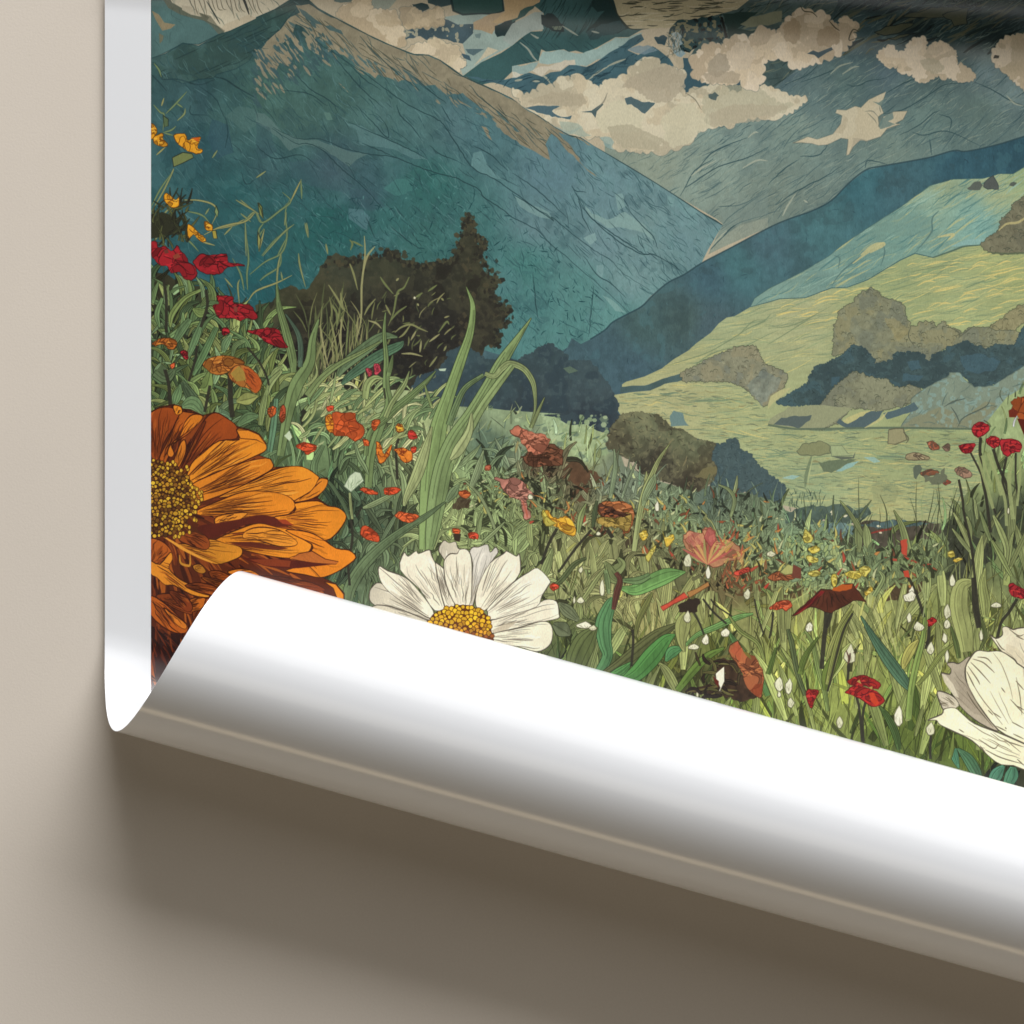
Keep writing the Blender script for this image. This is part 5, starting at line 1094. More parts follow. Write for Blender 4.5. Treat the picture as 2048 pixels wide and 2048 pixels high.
fill('E 1080,1260 1150,1280 1215,1360 1205,1430 1170,1455 1110,1380', (182, 82, 34), .85); fill('E 985,1310 1050,1250 1090,1300 1100,1360 1030,1370', (156, 130, 58), .9)
hatch('E 1080,1260 1150,1280 1215,1360 1205,1430 1170,1455 1110,1380', 'E 1080,1260', 'E 1210,1440', 7, (96, 44, 22), 1.6)
hatch('E 775,1240 850,1185 960,1180 1060,1200 1090,1240 1030,1250 960,1300 880,1320 820,1290', 'E 780,1240', 'E 1080,1230', 8, (110, 58, 24), 1.6)
bloom('E 605,1150 650,1140 665,1190 640,1205', (170, 36, 44), RK, None, 4)
bloom('E 530,1240 565,1230 560,1265 535,1270', (214, 92, 48), OK_, None, 3)
bloom('E 1270,1570 1320,1560 1330,1600 1290,1640 1270,1610', (206, 92, 40), OK_, None, 4)
bloom('E 1360,1570 1390,1550 1400,1640 1360,1680', (186, 78, 44), OK_, None, 4)
OB, OBK = (208, 84, 36), (120, 44, 20)
for s, c_ in (('J 200,100 300,100 370,100 380,160 440,210 430,270 370,310 310,270 240,270 200,240', (204, 86, 36)), ('J 150,130 190,110 210,230 190,245 150,200', (228, 142, 34)), ('J 155,50 200,40 205,75 170,85', (206, 76, 48)), ('J 500,160 560,150 530,220 505,225', (206, 96, 44)), ('J 530,320 560,340 590,410 640,340 650,350 610,440 550,475', (222, 122, 34)), ('J 665,370 720,360 760,370 800,400 790,460 730,465 690,400', (218, 120, 36)), ('J 680,200 700,180 730,190 735,235 690,240', (220, 164, 50)), ('J 770,245 800,230 835,260 830,295 785,295', (198, 56, 48)), ('J 790,360 830,350 830,390 800,395', (200, 66, 44)), ('J 430,295 470,310 475,345 440,340', (206, 92, 40)),
              ('J 410,670 450,665 540,700 520,712 440,700', (212, 80, 40)), ('J 590,680 610,660 710,670 690,700 600,715', (214, 76, 40)), ('J 670,870 700,845 760,855 850,870 820,905 760,925 690,890', (206, 92, 44)), ('J 415,965 470,955 550,1030 540,1070 430,1035', (206, 76, 36)), ('J -10,330 75,345 60,385 0,410', (210, 76, 36)), ('J 1110,970 1165,985 1150,1015 1110,1000', (200, 88, 46)), ('J 1230,1000 1290,1010 1295,1050 1235,1040', (204, 74, 50)), ('J 1150,700 1200,680 1240,715 1200,745', (190, 98, 50)), ('J 1840,1400 1880,1385 1910,1405 1870,1440', (208, 74, 52)), ('J 1350,500 1390,490 1390,530 1355,530', (170, 92, 66)), ('E 1480,1860 1540,1830 1620,1850 1600,1890 1530,1890', (214, 80, 40))):
    bloom(s, c_, OBK, 'printed_orange_blossom' if s.startswith('J 200') else None, 6, tuple(min(255, v * 1.15) for v in c_))
fill('J 1110,1010 1170,1010 1160,1070 1120,1060', (58, 46, 36)); fill('J 1140,740 1240,740 1230,820 1100,820', (70, 54, 42), .8, rg=(3, 6))
fill('J 285,650 330,570 370,540 410,550 435,610 390,650 340,695', (190, 202, 170), 1, None, [(NS, .1)], ink=(92, 110, 84))
hatch('J 285,650 330,570 370,540 410,550 435,610 390,650 340,695', 'J 340,690', 'J 380,540', 7, (120, 142, 104), 1.4)
fill('E 1390,1780 1430,1740 1450,1790 1430,1820', (190, 204, 170))
# faded plumes
for s, c_, h_ in (('J 1540,230 1600,195 1650,230 1700,240 1800,270 1840,320 1810,400 1760,460 1700,440 1680,380 1610,290', (190, 112, 84), (206, 134, 104)), ('J 1640,430 1700,400 1760,420 1840,340 1932,380 1932,480 1800,500 1680,500', (114, 72, 50), (150, 92, 66)), ('J 1420,580 1500,600 1600,590 1680,690 1720,720 1660,760 1690,880 1650,890 1620,760 1540,740 1480,650', (180, 118, 100), (200, 142, 120)), ('K 680,780 800,760 900,800 920,870 880,1000 840,980 800,900 700,880 650,860', (182, 108, 60), (204, 140, 90)), ('K 650,890 760,890 900,860 880,990 800,960 660,940', (168, 140, 66), (190, 160, 80)), ('K 660,790 720,800 820,850 900,870 760,880 660,860', (96, 58, 42), (170, 96, 56))):
    c = bloom(s, c_, tuple(v * .5 for v in c_), 'printed_faded_flower' if s[0:6] in ('J 1540', 'K 680,') else None, 26, h_, (3, 6))
line('K 80,760 110,850 115,890', (176, 92, 72), 4, .9)
line('J 1600,310 1580,400', (150, 140, 92), 5, .9)
bloom('K 230,880 260,830 300,870 340,900 380,880 430,890 480,980 460,1020 380,1000 330,950 260,940', (218, 164, 46), (128, 78, 24), 'printed_yellow_flower', 9, (228, 190, 84), (2, 6))
bloom('K 230,870 240,830 280,900 330,930 260,950', (190, 176, 74), (120, 110, 40), None, 4)
c = bloom('K 1300,1040 1320,1000 1350,990 1430,1000 1450,970 1480,960 1530,990 1560,1080 1660,1060 1740,1180 1620,1220 1520,1260 1440,1200 1320,1120', (186, 130, 92), (140, 70, 56), 'printed_pink_flower', 16, (214, 160, 96), (2.5, 7))
for i in range(16):
    t = -2.6 + i * .13
    b = P('K 1480,1240')[0]
    e = b + (math.cos(t) * rnd.uniform(40, 72), math.sin(t) * rnd.uniform(40, 66))
    line([b, (b + e) / 2 + (rnd.uniform(-3, 3), 0), e], rnd.choice([(184, 92, 84), (204, 158, 96), (168, 168, 94), (170, 84, 74), (150, 150, 88)]), rnd.uniform(2.5, 7), .85)
fill('K 1450,1040 1480,965 1525,990 1540,1060 1500,1110', (182, 90, 88), .7, ink=(130, 58, 56)); fill('K 1310,1060 1340,1000 1410,1000 1430,1080 1370,1110', (186, 116, 98), .6)
hatch('K 1310,1060 1340,1000 1410,1000 1430,1080 1370,1110', 'K 1400,1110', 'K 1350,1000', 6, (150, 62, 60), 1.6)
for i in range(26):
    p = P('K %f,%f' % (rnd.uniform(1580, 1760), rnd.uniform(1040, 1260)))[0]
    blade(p[0], p[1], rnd.uniform(8, 24), rnd.gauss(.3, .6), 0, rnd.uniform(3, 7), rnd.choice([(204, 150, 78), (206, 168, 100), (170, 168, 92), (196, 104, 74)]), ink=(110, 80, 54), inka=.5)
for i in range(36):
    p = P('K %f,%f' % (rnd.uniform(1570, 1932), rnd.uniform(1270, 1460)))[0]
    blade(p[0], p[1], rnd.uniform(8, 26), rnd.gauss(0, .6), 0, rnd.uniform(3, 8), rnd.choice([(184, 104, 66), (150, 92, 60), (196, 70, 52), (112, 78, 50), (160, 130, 80), (98, 112, 74)]), ink=(70, 54, 40), inka=.5)
bloom('K 1680,1300 1780,1260 1790,1290 1700,1330', (202, 72, 54), (120, 44, 34), None, 5)
fill('K 1120,1560 1180,1532 1300,1452 1330,1490 1220,1540 1140,1592', (192, 76, 56), 1, 'printed_red_flower', [(NS, .2)], ink=(110, 48, 36)); fill('K 1320,1452 1400,1420 1480,1372 1490,1402 1340,1492', (166, 118, 66), ink=(96, 64, 40))
fill('K 1250,1552 1330,1502 1420,1502 1400,1602 1330,1612 1260,1602', (52, 42, 34), rg=(3, 6))
for i in range(60):
    p = P('L %f,%f' % (rnd.uniform(150, 480), rnd.uniform(980, 1380)))[0]
    r = rnd.uniform(3, 8); t = np.linspace(0, 6.28, 8)[:-1]; e = rnd.uniform(.4, .8); k = rnd.uniform(0, 3)
    o = np.stack([np.cos(t) * r * 1.3, np.sin(t) * r * e], 1)
    o = np.stack([o[:, 0] * math.cos(k) - o[:, 1] * math.sin(k), o[:, 0] * math.sin(k) + o[:, 1] * math.cos(k)], 1) + p
    fill(o, rnd.choice([(140, 160, 104), (156, 172, 110), (124, 146, 110), (150, 168, 124)]), .9, ink=(80, 96, 70), inkw=1.2)
for s in ('L 270,990 300,985 340,1040 310,1080 270,1060', 'L 300,1130 360,1100 395,1130 350,1160', 'L 285,1190 320,1175 385,1210 330,1230', 'L 300,1300 370,1285 395,1310 340,1335', 'L 580,1310 640,1290 700,1300 690,1345 630,1350', 'L 690,1270 740,1255 775,1275 740,1330 700,1315', 'L 480,1320 520,1320 520,1390 490,1410', 'L 1360,1150 1400,1140 1410,1180 1370,1190', 'L 1395,1210 1440,1190 1470,1200 1420,1225', 'L 730,1450 780,1410 790,1440 740,1480', 'K 1140,990 1160,1040 1210,1010 1225,1050 1170,1110 1150,1060', 'K 1010,1180 1060,1120 1090,1100 1060,1170 1030,1220', 'K 960,1010 1010,980 1025,1020 990,1060'):
    bloom(s, rnd.choice([(204, 184, 72), (196, 184, 84), (212, 176, 62)]), (130, 116, 48), None, 4, (224, 208, 110))
for s in ('L 0,1330 60,1300 120,1290 180,1310 200,1350 100,1360 20,1360',):
    bloom(s, (172, 96, 56), (92, 52, 34), None, 8, (190, 120, 80))
fill('L 90,1300 150,1240 210,1260 190,1310 130,1320', (168, 166, 100), ink=(90, 92, 58))
fill('L 190,1240 250,1270 250,1350 180,1340', (112, 64, 50)); fill('L 1000,1060 1050,1050 1050,1180 1010,1160', (184, 74, 54), rg=(1, 6)); fill('L 1020,1290 1060,1285 1070,1340 1030,1335', (188, 70, 48))
# drooping dark red cone flower
cone = fill('L 185,1632 300,1520 400,1425 470,1432 500,1440 560,1392 640,1388 700,1470 742,1525 640,1512 560,1562 500,1590 480,1612 430,1600 400,1580 320,1562 250,1600', (84, 44, 30), 1, 'printed_red_flower', [(NS, .3), (NM, .3)], rg=(1.5, 8), ink=(48, 28, 22))
fill('L 480,1432 560,1387 640,1387 630,1422 540,1444', (178, 86, 34), 1, rg=(2, 6)); fill('L 190,1628 300,1522 400,1440 430,1445 330,1542 240,1610', (128, 36, 36))
hatch('L 185,1632 300,1520 400,1425 470,1432 560,1392 640,1388 742,1525 640,1512 480,1612 400,1580 250,1600', 'L 450,1420', 'L 450,1620', 14, (48, 28, 20), 2)
hatch('L 185,1632 300,1520 400,1425 430,1450 320,1562 250,1600', 'L 430,1430', 'L 190,1630', 8, (70, 24, 24), 2)
bloom('L 10,1570 90,1520 150,1515 180,1550 140,1590 100,1575 60,1585', (192, 78, 44), (112, 44, 28), 'printed_red_flower', 8, (210, 110, 70))
TR, TK = (176, 36, 44), (92, 18, 28)
for s in ('L 1540,220 1570,180 1620,170 1670,200 1660,240 1600,280 1560,265', 'L 1645,310 1680,275 1730,280 1750,320 1740,350 1690,360', 'L 1755,340 1760,300 1870,300 1910,340 1900,390 1850,395 1810,425 1765,390', 'L 1440,350 1560,325 1545,380 1490,405', 'L 1815,1400 1850,1385 1932,1430 2050,1440 1950,1500 1880,1490 1830,1460', 'M 600,610 650,580 720,570 800,600 850,640 830,670 800,672 740,650 690,650 620,640', 'M 590,690 640,655 720,660 820,690 880,760 820,805 760,790 690,740 590,705', 'M 290,690 330,675 385,690 350,750 330,815 300,770', 'M 1210,145 1250,135 1270,160 1220,200 1210,180'):
    c_ = TR if s[0] == 'L' else (168, 34, 30)
    bloom(s, c_, TK, 'printed_red_flower', 9, (200, 56, 52))
fill('M 760,700 800,700 840,780 815,800 780,770', (196, 62, 34), .9)
for s in ('M 670,615 690,600 705,635', 'M 760,660 790,650 785,675'):
    fill(s, (168, 140, 70))
bloom('L 1840,20 1880,-10 1932,-30 2200,-80 2400,100 2100,240 1960,262 1890,140 1850,60', (176, 84, 34), (90, 38, 20), 'printed_orange_blossom', 22, (206, 112, 48), (3, 9))
fill('L 1815,80 1850,60 1890,90 1870,130 1820,130', (112, 44, 28)); fill('L 1880,140 1960,150 2000,260 1930,260', (92, 34, 24))
bloom('F 450,1270 490,1280 490,1330 465,1320', (196, 74, 84), (120, 40, 50), None, 3); bloom('F 510,1245 545,1240 565,1285 530,1320 515,1290', (204, 70, 84), (120, 40, 50), None, 4)

# dry folded orange leaf and its hollow
fill('N 1530,870 1600,810 1700,860 1750,960 1850,1110 1700,1142 1560,1082 1480,1102 1300,1072 1400,1032 1530,1002', (60, 44, 32), 1, None, [(NS, .5), (NM, .5)], rg=(4, 8))
for s in ('N 1540,820 1640,800 1710,850', 'N 1300,1075 1500,1040 1640,1000 1720,990', 'N 1500,1090 1600,1060 1700,1060', 'N 1560,860 1650,860 1700,930'):
    line(s, (104, 98, 54), 5, .85)
for i in range(26):
    p = P('N %f,%f' % (rnd.uniform(1420, 1720), rnd.uniform(850, 1110)))[0]
    wild_leaf(p[0], p[1], rnd.uniform(14, 40), rnd.gauss(-.9, .5), rnd.gauss(0, .5), rnd.uniform(3, 7), rnd.choice([(92, 88, 50), (70, 60, 40), (110, 104, 60), (48, 36, 28)]))
c = bloom('N 1640,762 1700,690 1750,762 1830,802 1870,860 1900,932 1890,1082 1850,1112 1780,1042 1740,932', (166, 92, 54), (84, 46, 30), 'printed_faded_flower', 22, (196, 122, 72), (2, 9))
fill('N 1645,762 1700,692 1735,760 1720,850 1690,800', (172, 82, 54), .7); fill('N 1840,1010 1895,1010 1888,1085 1850,1110 1800,1060', (132, 56, 30), .7)
fill('N 1740,760 1790,780 1810,830 1770,800', (112, 100, 46))
fill('N 1535,932 1602,878 1604,990 1572,1062 1590,1070 1560,1065 1570,1040 1540,982', (226, 220, 196), ink=(60, 50, 40)); fill('N 1515,950 1560,990 1560,1040 1530,1000', (92, 34, 26))

# white buds and specks of blossom
BUD = [('M 85,640', 9, 14), ('M 155,660', 8, 14), ('M 170,780', 8, 9), ('M 85,715', 4, 6), ('M 310,210', 9, 8), ('M 1140,205', 10, 9), ('M 1065,140', 5, 9), ('M 1355,90', 7, 14), ('M 1350,185', 7, 8), ('M 1335,290', 6, 9), ('M 1225,370', 8, 11), ('M 540,930', 7, 11), ('M 985,890', 9, 20), ('M 1225,980', 9, 12), ('M 1610,270', 4, 10), ('M 1720,40', 12, 5), ('M 1350,430', 5, 12), ('M 620,420', 13, 17), ('K 520,1285', 5, 6), ('K 680,1430', 6, 15), ('K 515,1515', 8, 6), ('K 1325,1220', 10, 12), ('K 1480,1310', 5, 12), ('K 1775,1470', 7, 9), ('N 1460,680', 8, 9), ('N 1610,630', 10, 8), ('N 1370,735', 12, 5), ('N 550,570', 16, 7), ('N 610,590', 8, 5), ('N 470,380', 3, 7), ('N 1325,510', 8, 11), ('N 1400,1095', 3, 5), ('K 1095,810', 5, 10), ('K 140,730', 6, 4), ('K 650,1010', 5, 4), ('K 595,595', 2, 2),
       ('L 1390,1370', 6, 12), ('L 1085,1450', 6, 9), ('L 1070,1490', 14, 10), ('L 1815,840', 3, 6), ('L 20,1165', 10, 5), ('J 1695,735', 6, 5), ('F 820,740', 3, 3)]
for s, rx, ry in BUD:
    p = P(s)[0]
    n = 9
    t = np.linspace(0, 2 * np.pi, n + 1)[:-1] + rnd.uniform(-.2, .2)
    pt = np.stack([p[0] + np.cos(t) * rx * rng.uniform(.75, 1.15, n), p[1] + np.sin(t) * ry * rng.uniform(.8, 1.15, n)], 1)
    pt[np.argmin(pt[:, 1]), 1] -= ry * .35
    c_ = rnd.choice([(222, 218, 192), (214, 212, 180), (206, 204, 170)])
    fill(pt, c_, 1, None, ink=(84, 82, 58), inkw=1.6)
    if rx > 6:
        hatch(pt, [(p[0], p[1] + ry)], [(p[0], p[1] - ry)], 4, (150, 146, 116), 1.3)
line('M 590,380 610,440 600,490', (96, 70, 60), 3.5); line('M 620,400 615,470', (84, 64, 54), 4); line('M 680,390 640,400', (70, 60, 48), 2)

# ---- the great orange flower
OI = (58, 24, 12)
fl = fill('I 300,60 388,88 450,55 560,35 620,70 680,75 780,120 860,95 960,140 1030,200 1120,225 1200,260 1250,330 1250,370 1200,420 1290,450 1300,510 1400,505 1520,505 1600,540 1650,600 1720,590 1700,640 1640,740 1720,800 1800,815 1860,880 1800,990 1710,1060 1760,1120 1880,1135 1932,1190 1850,1260 1760,1310 1680,1340 1780,1390 1840,1460 1840,1540 1800,1700 1500,1900 1100,2100 700,2300 300,2300', (92, 40, 20), 1, 'printed_orange_flower', [(NM, .3)], ink=OI, inkw=3)
fill('I 388,1700 470,1760 600,1760 700,1900 600,2300 300,2300', (52, 22, 20), 1, None, [(NM, .4)])
o0 = P('I 430,750')[0]
with clip_to(fl):
    for i in range(420):
        t = rnd.uniform(-1.6, 1.7); r0 = rnd.uniform(70, 330); L = rnd.uniform(25, 90)
        p0 = o0 + (math.cos(t) * r0, math.sin(t) * r0); t2 = t + rnd.gauss(0, .12)
        p1 = p0 + (math.cos(t2) * L, math.sin(t2) * L)
        line([p0, (p0 + p1) / 2 + (rnd.uniform(-4, 4), rnd.uniform(-4, 4)), p1], rnd.choice([(54, 20, 14), (140, 66, 24), (120, 52, 22), (178, 92, 28), (66, 28, 16)]), rnd.uniform(2, 9), .85)
D1, D2, D3, L1, L2 = (154, 70, 24), (172, 86, 26), (112, 48, 20), (222, 134, 32), (208, 118, 30)
petal('I 340,100 388,90 450,60 540,60 600,110 560,200 480,330 440,440 388,430', D1, 'I 430,450', 'I 500,60', 12, OI, dark=(104, 46, 18), hi=(190, 100, 34))
petal('I 600,110 650,90 780,120 750,170 660,260 560,330 520,420 490,480 450,440 500,330', D2, 'I 480,470', 'I 720,120', 10, OI, dark=(112, 50, 20))
petal('I 555,40 610,50 620,95 580,112 558,80', L1, 'I 570,110', 'I 590,40', 2, OI)
petal('I 640,170 700,110 775,120 740,180 620,270 540,330 560,400 540,430 510,410 530,340 590,300', L2, 'I 530,420', 'I 740,130', 5, OI)
petal('I 790,150 870,95 960,140 1030,200 1030,290 900,310 760,400 690,480 640,560 600,600 560,560 640,440 700,320', D1, 'I 590,600', 'I 980,180', 14, OI, dark=(112, 48, 20), hi=(186, 96, 30))
petal('I 560,560 640,440 700,300 760,190 800,160 760,260 700,380 640,520 600,600', D3, 'I 590,590', 'I 790,170', 5, OI, hi=(206, 120, 36))
petal('I 600,340 640,300 650,380 610,480 560,560 545,500', L2, 'I 560,560', 'I 640,300', 3, OI)
petal('I 1030,220 1120,225 1200,260 1250,330 1250,380 1180,420 1000,500 800,580 690,640 650,600 690,480 780,400 900,310 1050,300', L1, 'I 670,630', 'I 1240,340', 12, OI, dark=(170, 92, 26), hi=(238, 160, 60))
fill('I 1030,225 1120,228 1200,262 1250,335 1180,300 1060,290', (222, 132, 34), .9, ink=OI, inkw=1.5)
petal('I 690,640 850,560 1050,480 1250,440 1300,470 1300,520 1200,580 1000,680 850,740 720,780 720,700', (214, 124, 30), 'I 710,720', 'I 1290,480', 13, OI, dark=(160, 84, 24), hi=(236, 156, 56))
petal('I 1180,600 1280,540 1400,505 1530,505 1640,570 1650,600 1600,680 1470,760 1200,700 900,740 1000,680', (224, 136, 34), 'I 920,730', 'I 1640,590', 11, OI, hi=(240, 164, 64))
petal('I 1650,600 1690,590 1722,610 1690,680 1610,740 1500,770 1470,760 1600,680', (214, 126, 32), 'I 1480,765', 'I 1710,600', 2, OI)
petal('I 720,840 900,760 1100,690 1330,700 1440,740 1475,800 1440,850 1370,880 1200,880 1050,900 880,940 880,880 760,870', (218, 128, 30), 'I 740,850', 'I 1470,790', 14, OI, dark=(176, 96, 28), hi=(238, 158, 56))
petal('I 1475,780 1640,760 1720,800 1800,815 1860,880 1800,990 1710,1060 1600,1030 1430,960 1300,890 1440,860 1480,820', (222, 132, 30), 'I 1320,890', 'I 1850,880', 10, OI, dark=(180, 98, 30))
petal('I 870,890 960,860 1110,850 1060,900 980,930 880,945', (222, 136, 38), 'I 870,930', 'I 1100,860', 4, OI)
fill('I 750,950 880,930 1050,900 1180,870 1300,880 1380,920 1460,940 1420,950 1300,950 1150,930 1000,980 850,1040 740,1010', (92, 34, 22), 1, None, [(NM, .3)], sm=3)
fill('I 1340,905 1400,900 1460,945 1380,935', (158, 62, 30))
petal('I 880,1050 1060,970 1200,930 1330,960 1480,990 1590,1070 1580,1140 1480,1190 1300,1180 1070,1130 900,1080', (220, 132, 30), 'I 890,1060', 'I 1590,1100', 9, OI, dark=(130, 54, 24), hi=(238, 160, 58))
petal('I 1100,990 1200,960 1350,980 1480,1060 1470,1100 1350,1105 1200,1060 1080,1040', (222, 138, 38), 'I 1100,1020', 'I 1480,1080', 6, OI)
fill('I 980,1080 1150,1070 1300,1100 1420,1120 1300,1130 1120,1110', (96, 38, 22), .9, sm=2)
petal('I 1400,985 1540,990 1650,1030 1780,1120 1880,1135 1932,1190 1850,1260 1760,1310 1660,1340 1550,1320 1400,1290 1500,1250 1430,1190 1560,1160 1600,1090', (220, 126, 28), 'I 1420,1000', 'I 1920,1190', 5, OI)
fill('I 1500,1160 1600,1140 1700,1200 1800,1220 1780,1240 1600,1230 1440,1200', (176, 96, 40), .9, ink=OI, inkw=1.5)
fill('I 1070,1190 1250,1200 1430,1205 1560,1220 1720,1240 1800,1235 1560,1262 1440,1270 1250,1252', (88, 32, 20), 1, None, [(NM, .3)], sm=2)
fill('I 1130,1205 1300,1200 1440,1215 1430,1260 1250,1250', (136, 58, 26), .9)
petal('I 580,1090 700,1080 830,1050 940,1080 1060,1110 1070,1170 1000,1210 870,1240 760,1180 640,1130', (208, 132, 34), 'I 590,1090', 'I 1060,1150', 6, OI, dark=(150, 80, 24))
petal('I 610,1010 700,990 790,1020 830,1080 800,1130 690,1100 600,1060', (152, 72, 26), 'I 620,1010', 'I 810,1120', 6, OI)
fill('I 560,1000 640,940 720,960 790,1030 720,1000 620,1010', (84, 40, 20)); line('I 480,1030 560,1080 640,1130 760,1190 850,1230', (226, 150, 50), 6)
petal('I 370,1060 430,1050 500,1090 545,1160 520,1240 460,1260 380,1220', (178, 88, 28), 'I 390,1230', 'I 480,1080', 7, OI, dark=(120, 50, 20))
petal('I 370,1210 450,1240 530,1150 548,1200 520,1270 600,1350 720,1410 820,1470 800,1490 690,1470 560,1400 490,1395 430,1340 380,1310', (226, 138, 36), 'I 390,1230', 'I 800,1480', 7, OI, dark=(170, 86, 26))
petal('I 640,1530 720,1490 800,1500 770,1570 700,1620 620,1580', (196, 102, 28), 'I 630,1560', 'I 790,1510', 9, OI)
petal('I 370,1480 470,1520 600,1640 660,1700 640,1760 520,1740 380,1620', (192, 94, 26), 'I 390,1500', 'I 640,1750', 9, OI, dark=(120, 50, 18))
petal('I 480,1570 560,1620 650,1690 640,1730 560,1680', (218, 122, 36), 'I 480,1570', 'I 640,1720', 3, OI)
petal('I 420,1480 520,1460 640,1500 700,1610 620,1600 520,1550', (138, 62, 22), 'I 430,1480', 'I 690,1600', 6, OI)
petal('I 700,1250 760,1240 800,1290 770,1310 720,1290', (184, 118, 34), 'I 700,1260', 'I 790,1300', 2, OI); petal('I 820,1300 900,1290 1000,1340 940,1360 870,1370', (150, 70, 24), 'I 820,1310', 'I 990,1340', 5, OI)
petal('I 960,1300 1040,1275 1140,1285 1200,1330 1050,1330', (220, 126, 34), 'I 970,1310', 'I 1180,1310', 3, OI)
line('I 600,1170 610,1230 660,1250 680,1240 680,1160', (196, 132, 40), 5)
fill('I 1690,1370 1780,1390 1840,1465 1840,1540 1790,1500 1760,1420', (228, 136, 32), 1, None, ink=OI)
hatch('I 1100,1310 1700,1380 1790,1480 1600,1560 1200,1420', 'I 1100,1310', 'I 1780,1480', 14, (60, 22, 14), 3)
hatch('I 388,1700 600,1750 700,1900 600,2200 388,2200', 'I 400,1720', 'I 600,2100', 10, (120, 52, 26), 4); hatch('I 388,1700 600,1750 700,1900 600,2200 388,2200', 'I 400,1720', 'I 600,2100', 10, (28, 12, 12), 4)
for i, (s, bs, tp) in enumerate((('I 640,1400 760,1380 900,1420 960,1480 860,1480 740,1450', 'I 640,1400', 'I 950,1470'), ('I 760,1340 880,1350 1000,1400 1040,1440 900,1420', 'I 770,1340', 'I 1030,1430'), ('I 520,1440 640,1470 700,1560 660,1600 580,1530', 'I 520,1440', 'I 680,1590'), ('I 700,1600 780,1580 800,1500 860,1520 800,1620 720,1680', 'I 700,1670', 'I 850,1520'), ('I 1200,1330 1400,1340 1600,1380 1700,1440 1500,1430 1320,1390', 'I 1210,1335', 'I 1690,1435'))):
    petal(s, rnd.choice([(150, 70, 26), (172, 88, 28), (132, 58, 24)]), bs, tp, 6, OI, dark=(92, 38, 18), hi=(196, 104, 32))
# its crown of stamens
t = np.linspace(0, 6.28, 30)[:-1]
o0 = P('I 430,750')[0]
ct = fill(np.stack([o0[0] + np.cos(t) * 78, o0[1] + np.sin(t) * 76], 1), (78, 42, 16), 1, None, [(NS, .6)], rg=(6, 7))
dots(ct, 210, 3.7, [(206, 160, 38), (214, 168, 44), (178, 126, 32), (190, 140, 34), (128, 84, 26), (96, 58, 22)], (52, 26, 12))
for i in range(34):
    a_ = rnd.uniform(-1.3, 1.3); r0 = rnd.uniform(60, 74); r1 = r0 + rnd.uniform(8, 20)
    p0 = o0 + (math.cos(a_) * r0, math.sin(a_) * r0); p1 = o0 + (math.cos(a_) * r1, math.sin(a_) * r1)
    line([p0, p1], (120, 70, 20), 2.2, .9)
    k = np.linspace(0, 6.28, 8)[:-1]
    fill(np.stack([p1[0] + np.cos(k) * 3.6, p1[1] + np.sin(k) * 4.6], 1), (214, 168, 44), 1, None, ink=(70, 36, 14), inkw=1.4)

# ---- the white daisy
DI, CR, CS, VN = (74, 68, 58), (226, 217, 192), (200, 191, 168), (112, 104, 90)
for s, b, tp, c_ in (('J 480,1450 500,1410 560,1380 700,1480 850,1580 940,1660 800,1640 600,1600 520,1550 480,1510', 'J 940,1660', 'J 490,1440', CS), ('J 500,1560 640,1560 860,1640 940,1700 800,1800 500,1700', 'J 940,1690', 'J 500,1600', CS), ('J 1040,1200 1000,1130 1040,1060 1080,1080 1130,1070 1150,1120 1210,1130 1250,1200 1230,1350 1160,1400', 'J 1150,1500', 'J 1080,1080', CS), ('J 1235,1150 1260,1110 1300,1110 1370,1090 1390,1150 1430,1110 1450,1150 1400,1220 1300,1400 1260,1550 1230,1540 1260,1250', 'J 1250,1550', 'J 1380,1110', (206, 200, 186)),
                     ('J 710,1280 740,1150 770,1180 830,1140 850,1160 930,1130 950,1180 1000,1290 1050,1500 1080,1560 970,1590 860,1430', 'J 1040,1570', 'J 820,1160', CR), ('J 550,1255 620,1290 750,1340 850,1440 960,1590 940,1650 800,1570 640,1460 560,1360', 'J 950,1630', 'J 550,1260', CR), ('J 980,1260 1000,1240 1060,1300 1100,1420 1120,1560 1050,1570', 'J 1090,1560', 'J 990,1240', CR), ('J 1050,1200 1090,1160 1140,1160 1160,1130 1215,1130 1250,1200 1252,1400 1232,1550 1140,1560 1060,1400 1040,1260', 'J 1180,1560', 'J 1160,1140', CR),
                     ('J 1390,1230 1490,1160 1510,1140 1550,1160 1590,1180 1610,1160 1620,1260 1600,1330 1500,1450 1350,1590 1280,1550 1300,1400', 'J 1310,1580', 'J 1570,1170', CR), ('J 1390,1670 1560,1600 1700,1570 1800,1510 1890,1520 1910,1610 1900,1650 1750,1680 1600,1730 1400,1760', 'J 1390,1720', 'J 1900,1580', CR), ('J 1380,1560 1560,1380 1680,1300 1750,1270 1840,1360 1830,1400 1780,1480 1740,1560 1550,1620 1390,1660 1370,1600', 'J 1370,1630', 'J 1820,1370', (230, 222, 198)), ('J 1390,1770 1600,1720 1780,1670 1850,1700 1860,1790 1830,1860 1740,1900 1600,1860 1400,1830', 'J 1390,1790', 'J 1860,1770', (228, 220, 192))):
    petal(s, c_, b, tp, 9, DI, VN, dark=(198, 189, 168), name='=printed_daisy', inkw=1.9, hi=(236, 230, 212))
fill('J 1400,1740 1500,1690 1600,1670 1520,1730 1420,1760', (186, 172, 146), .8)
dc = fill('J 915,1700 935,1670 960,1620 1040,1580 1120,1557 1220,1552 1320,1592 1380,1652 1395,1742 1402,1850 1200,2000 950,1900', (104, 52, 18), 1, '=printed_daisy', sm=3, ink=(60, 30, 14))
dots(dc, 210, 4.4, [(226, 176, 36), (224, 170, 34), (206, 146, 32), (156, 84, 26), (120, 52, 24), (100, 42, 22)], (84, 44, 16), True)

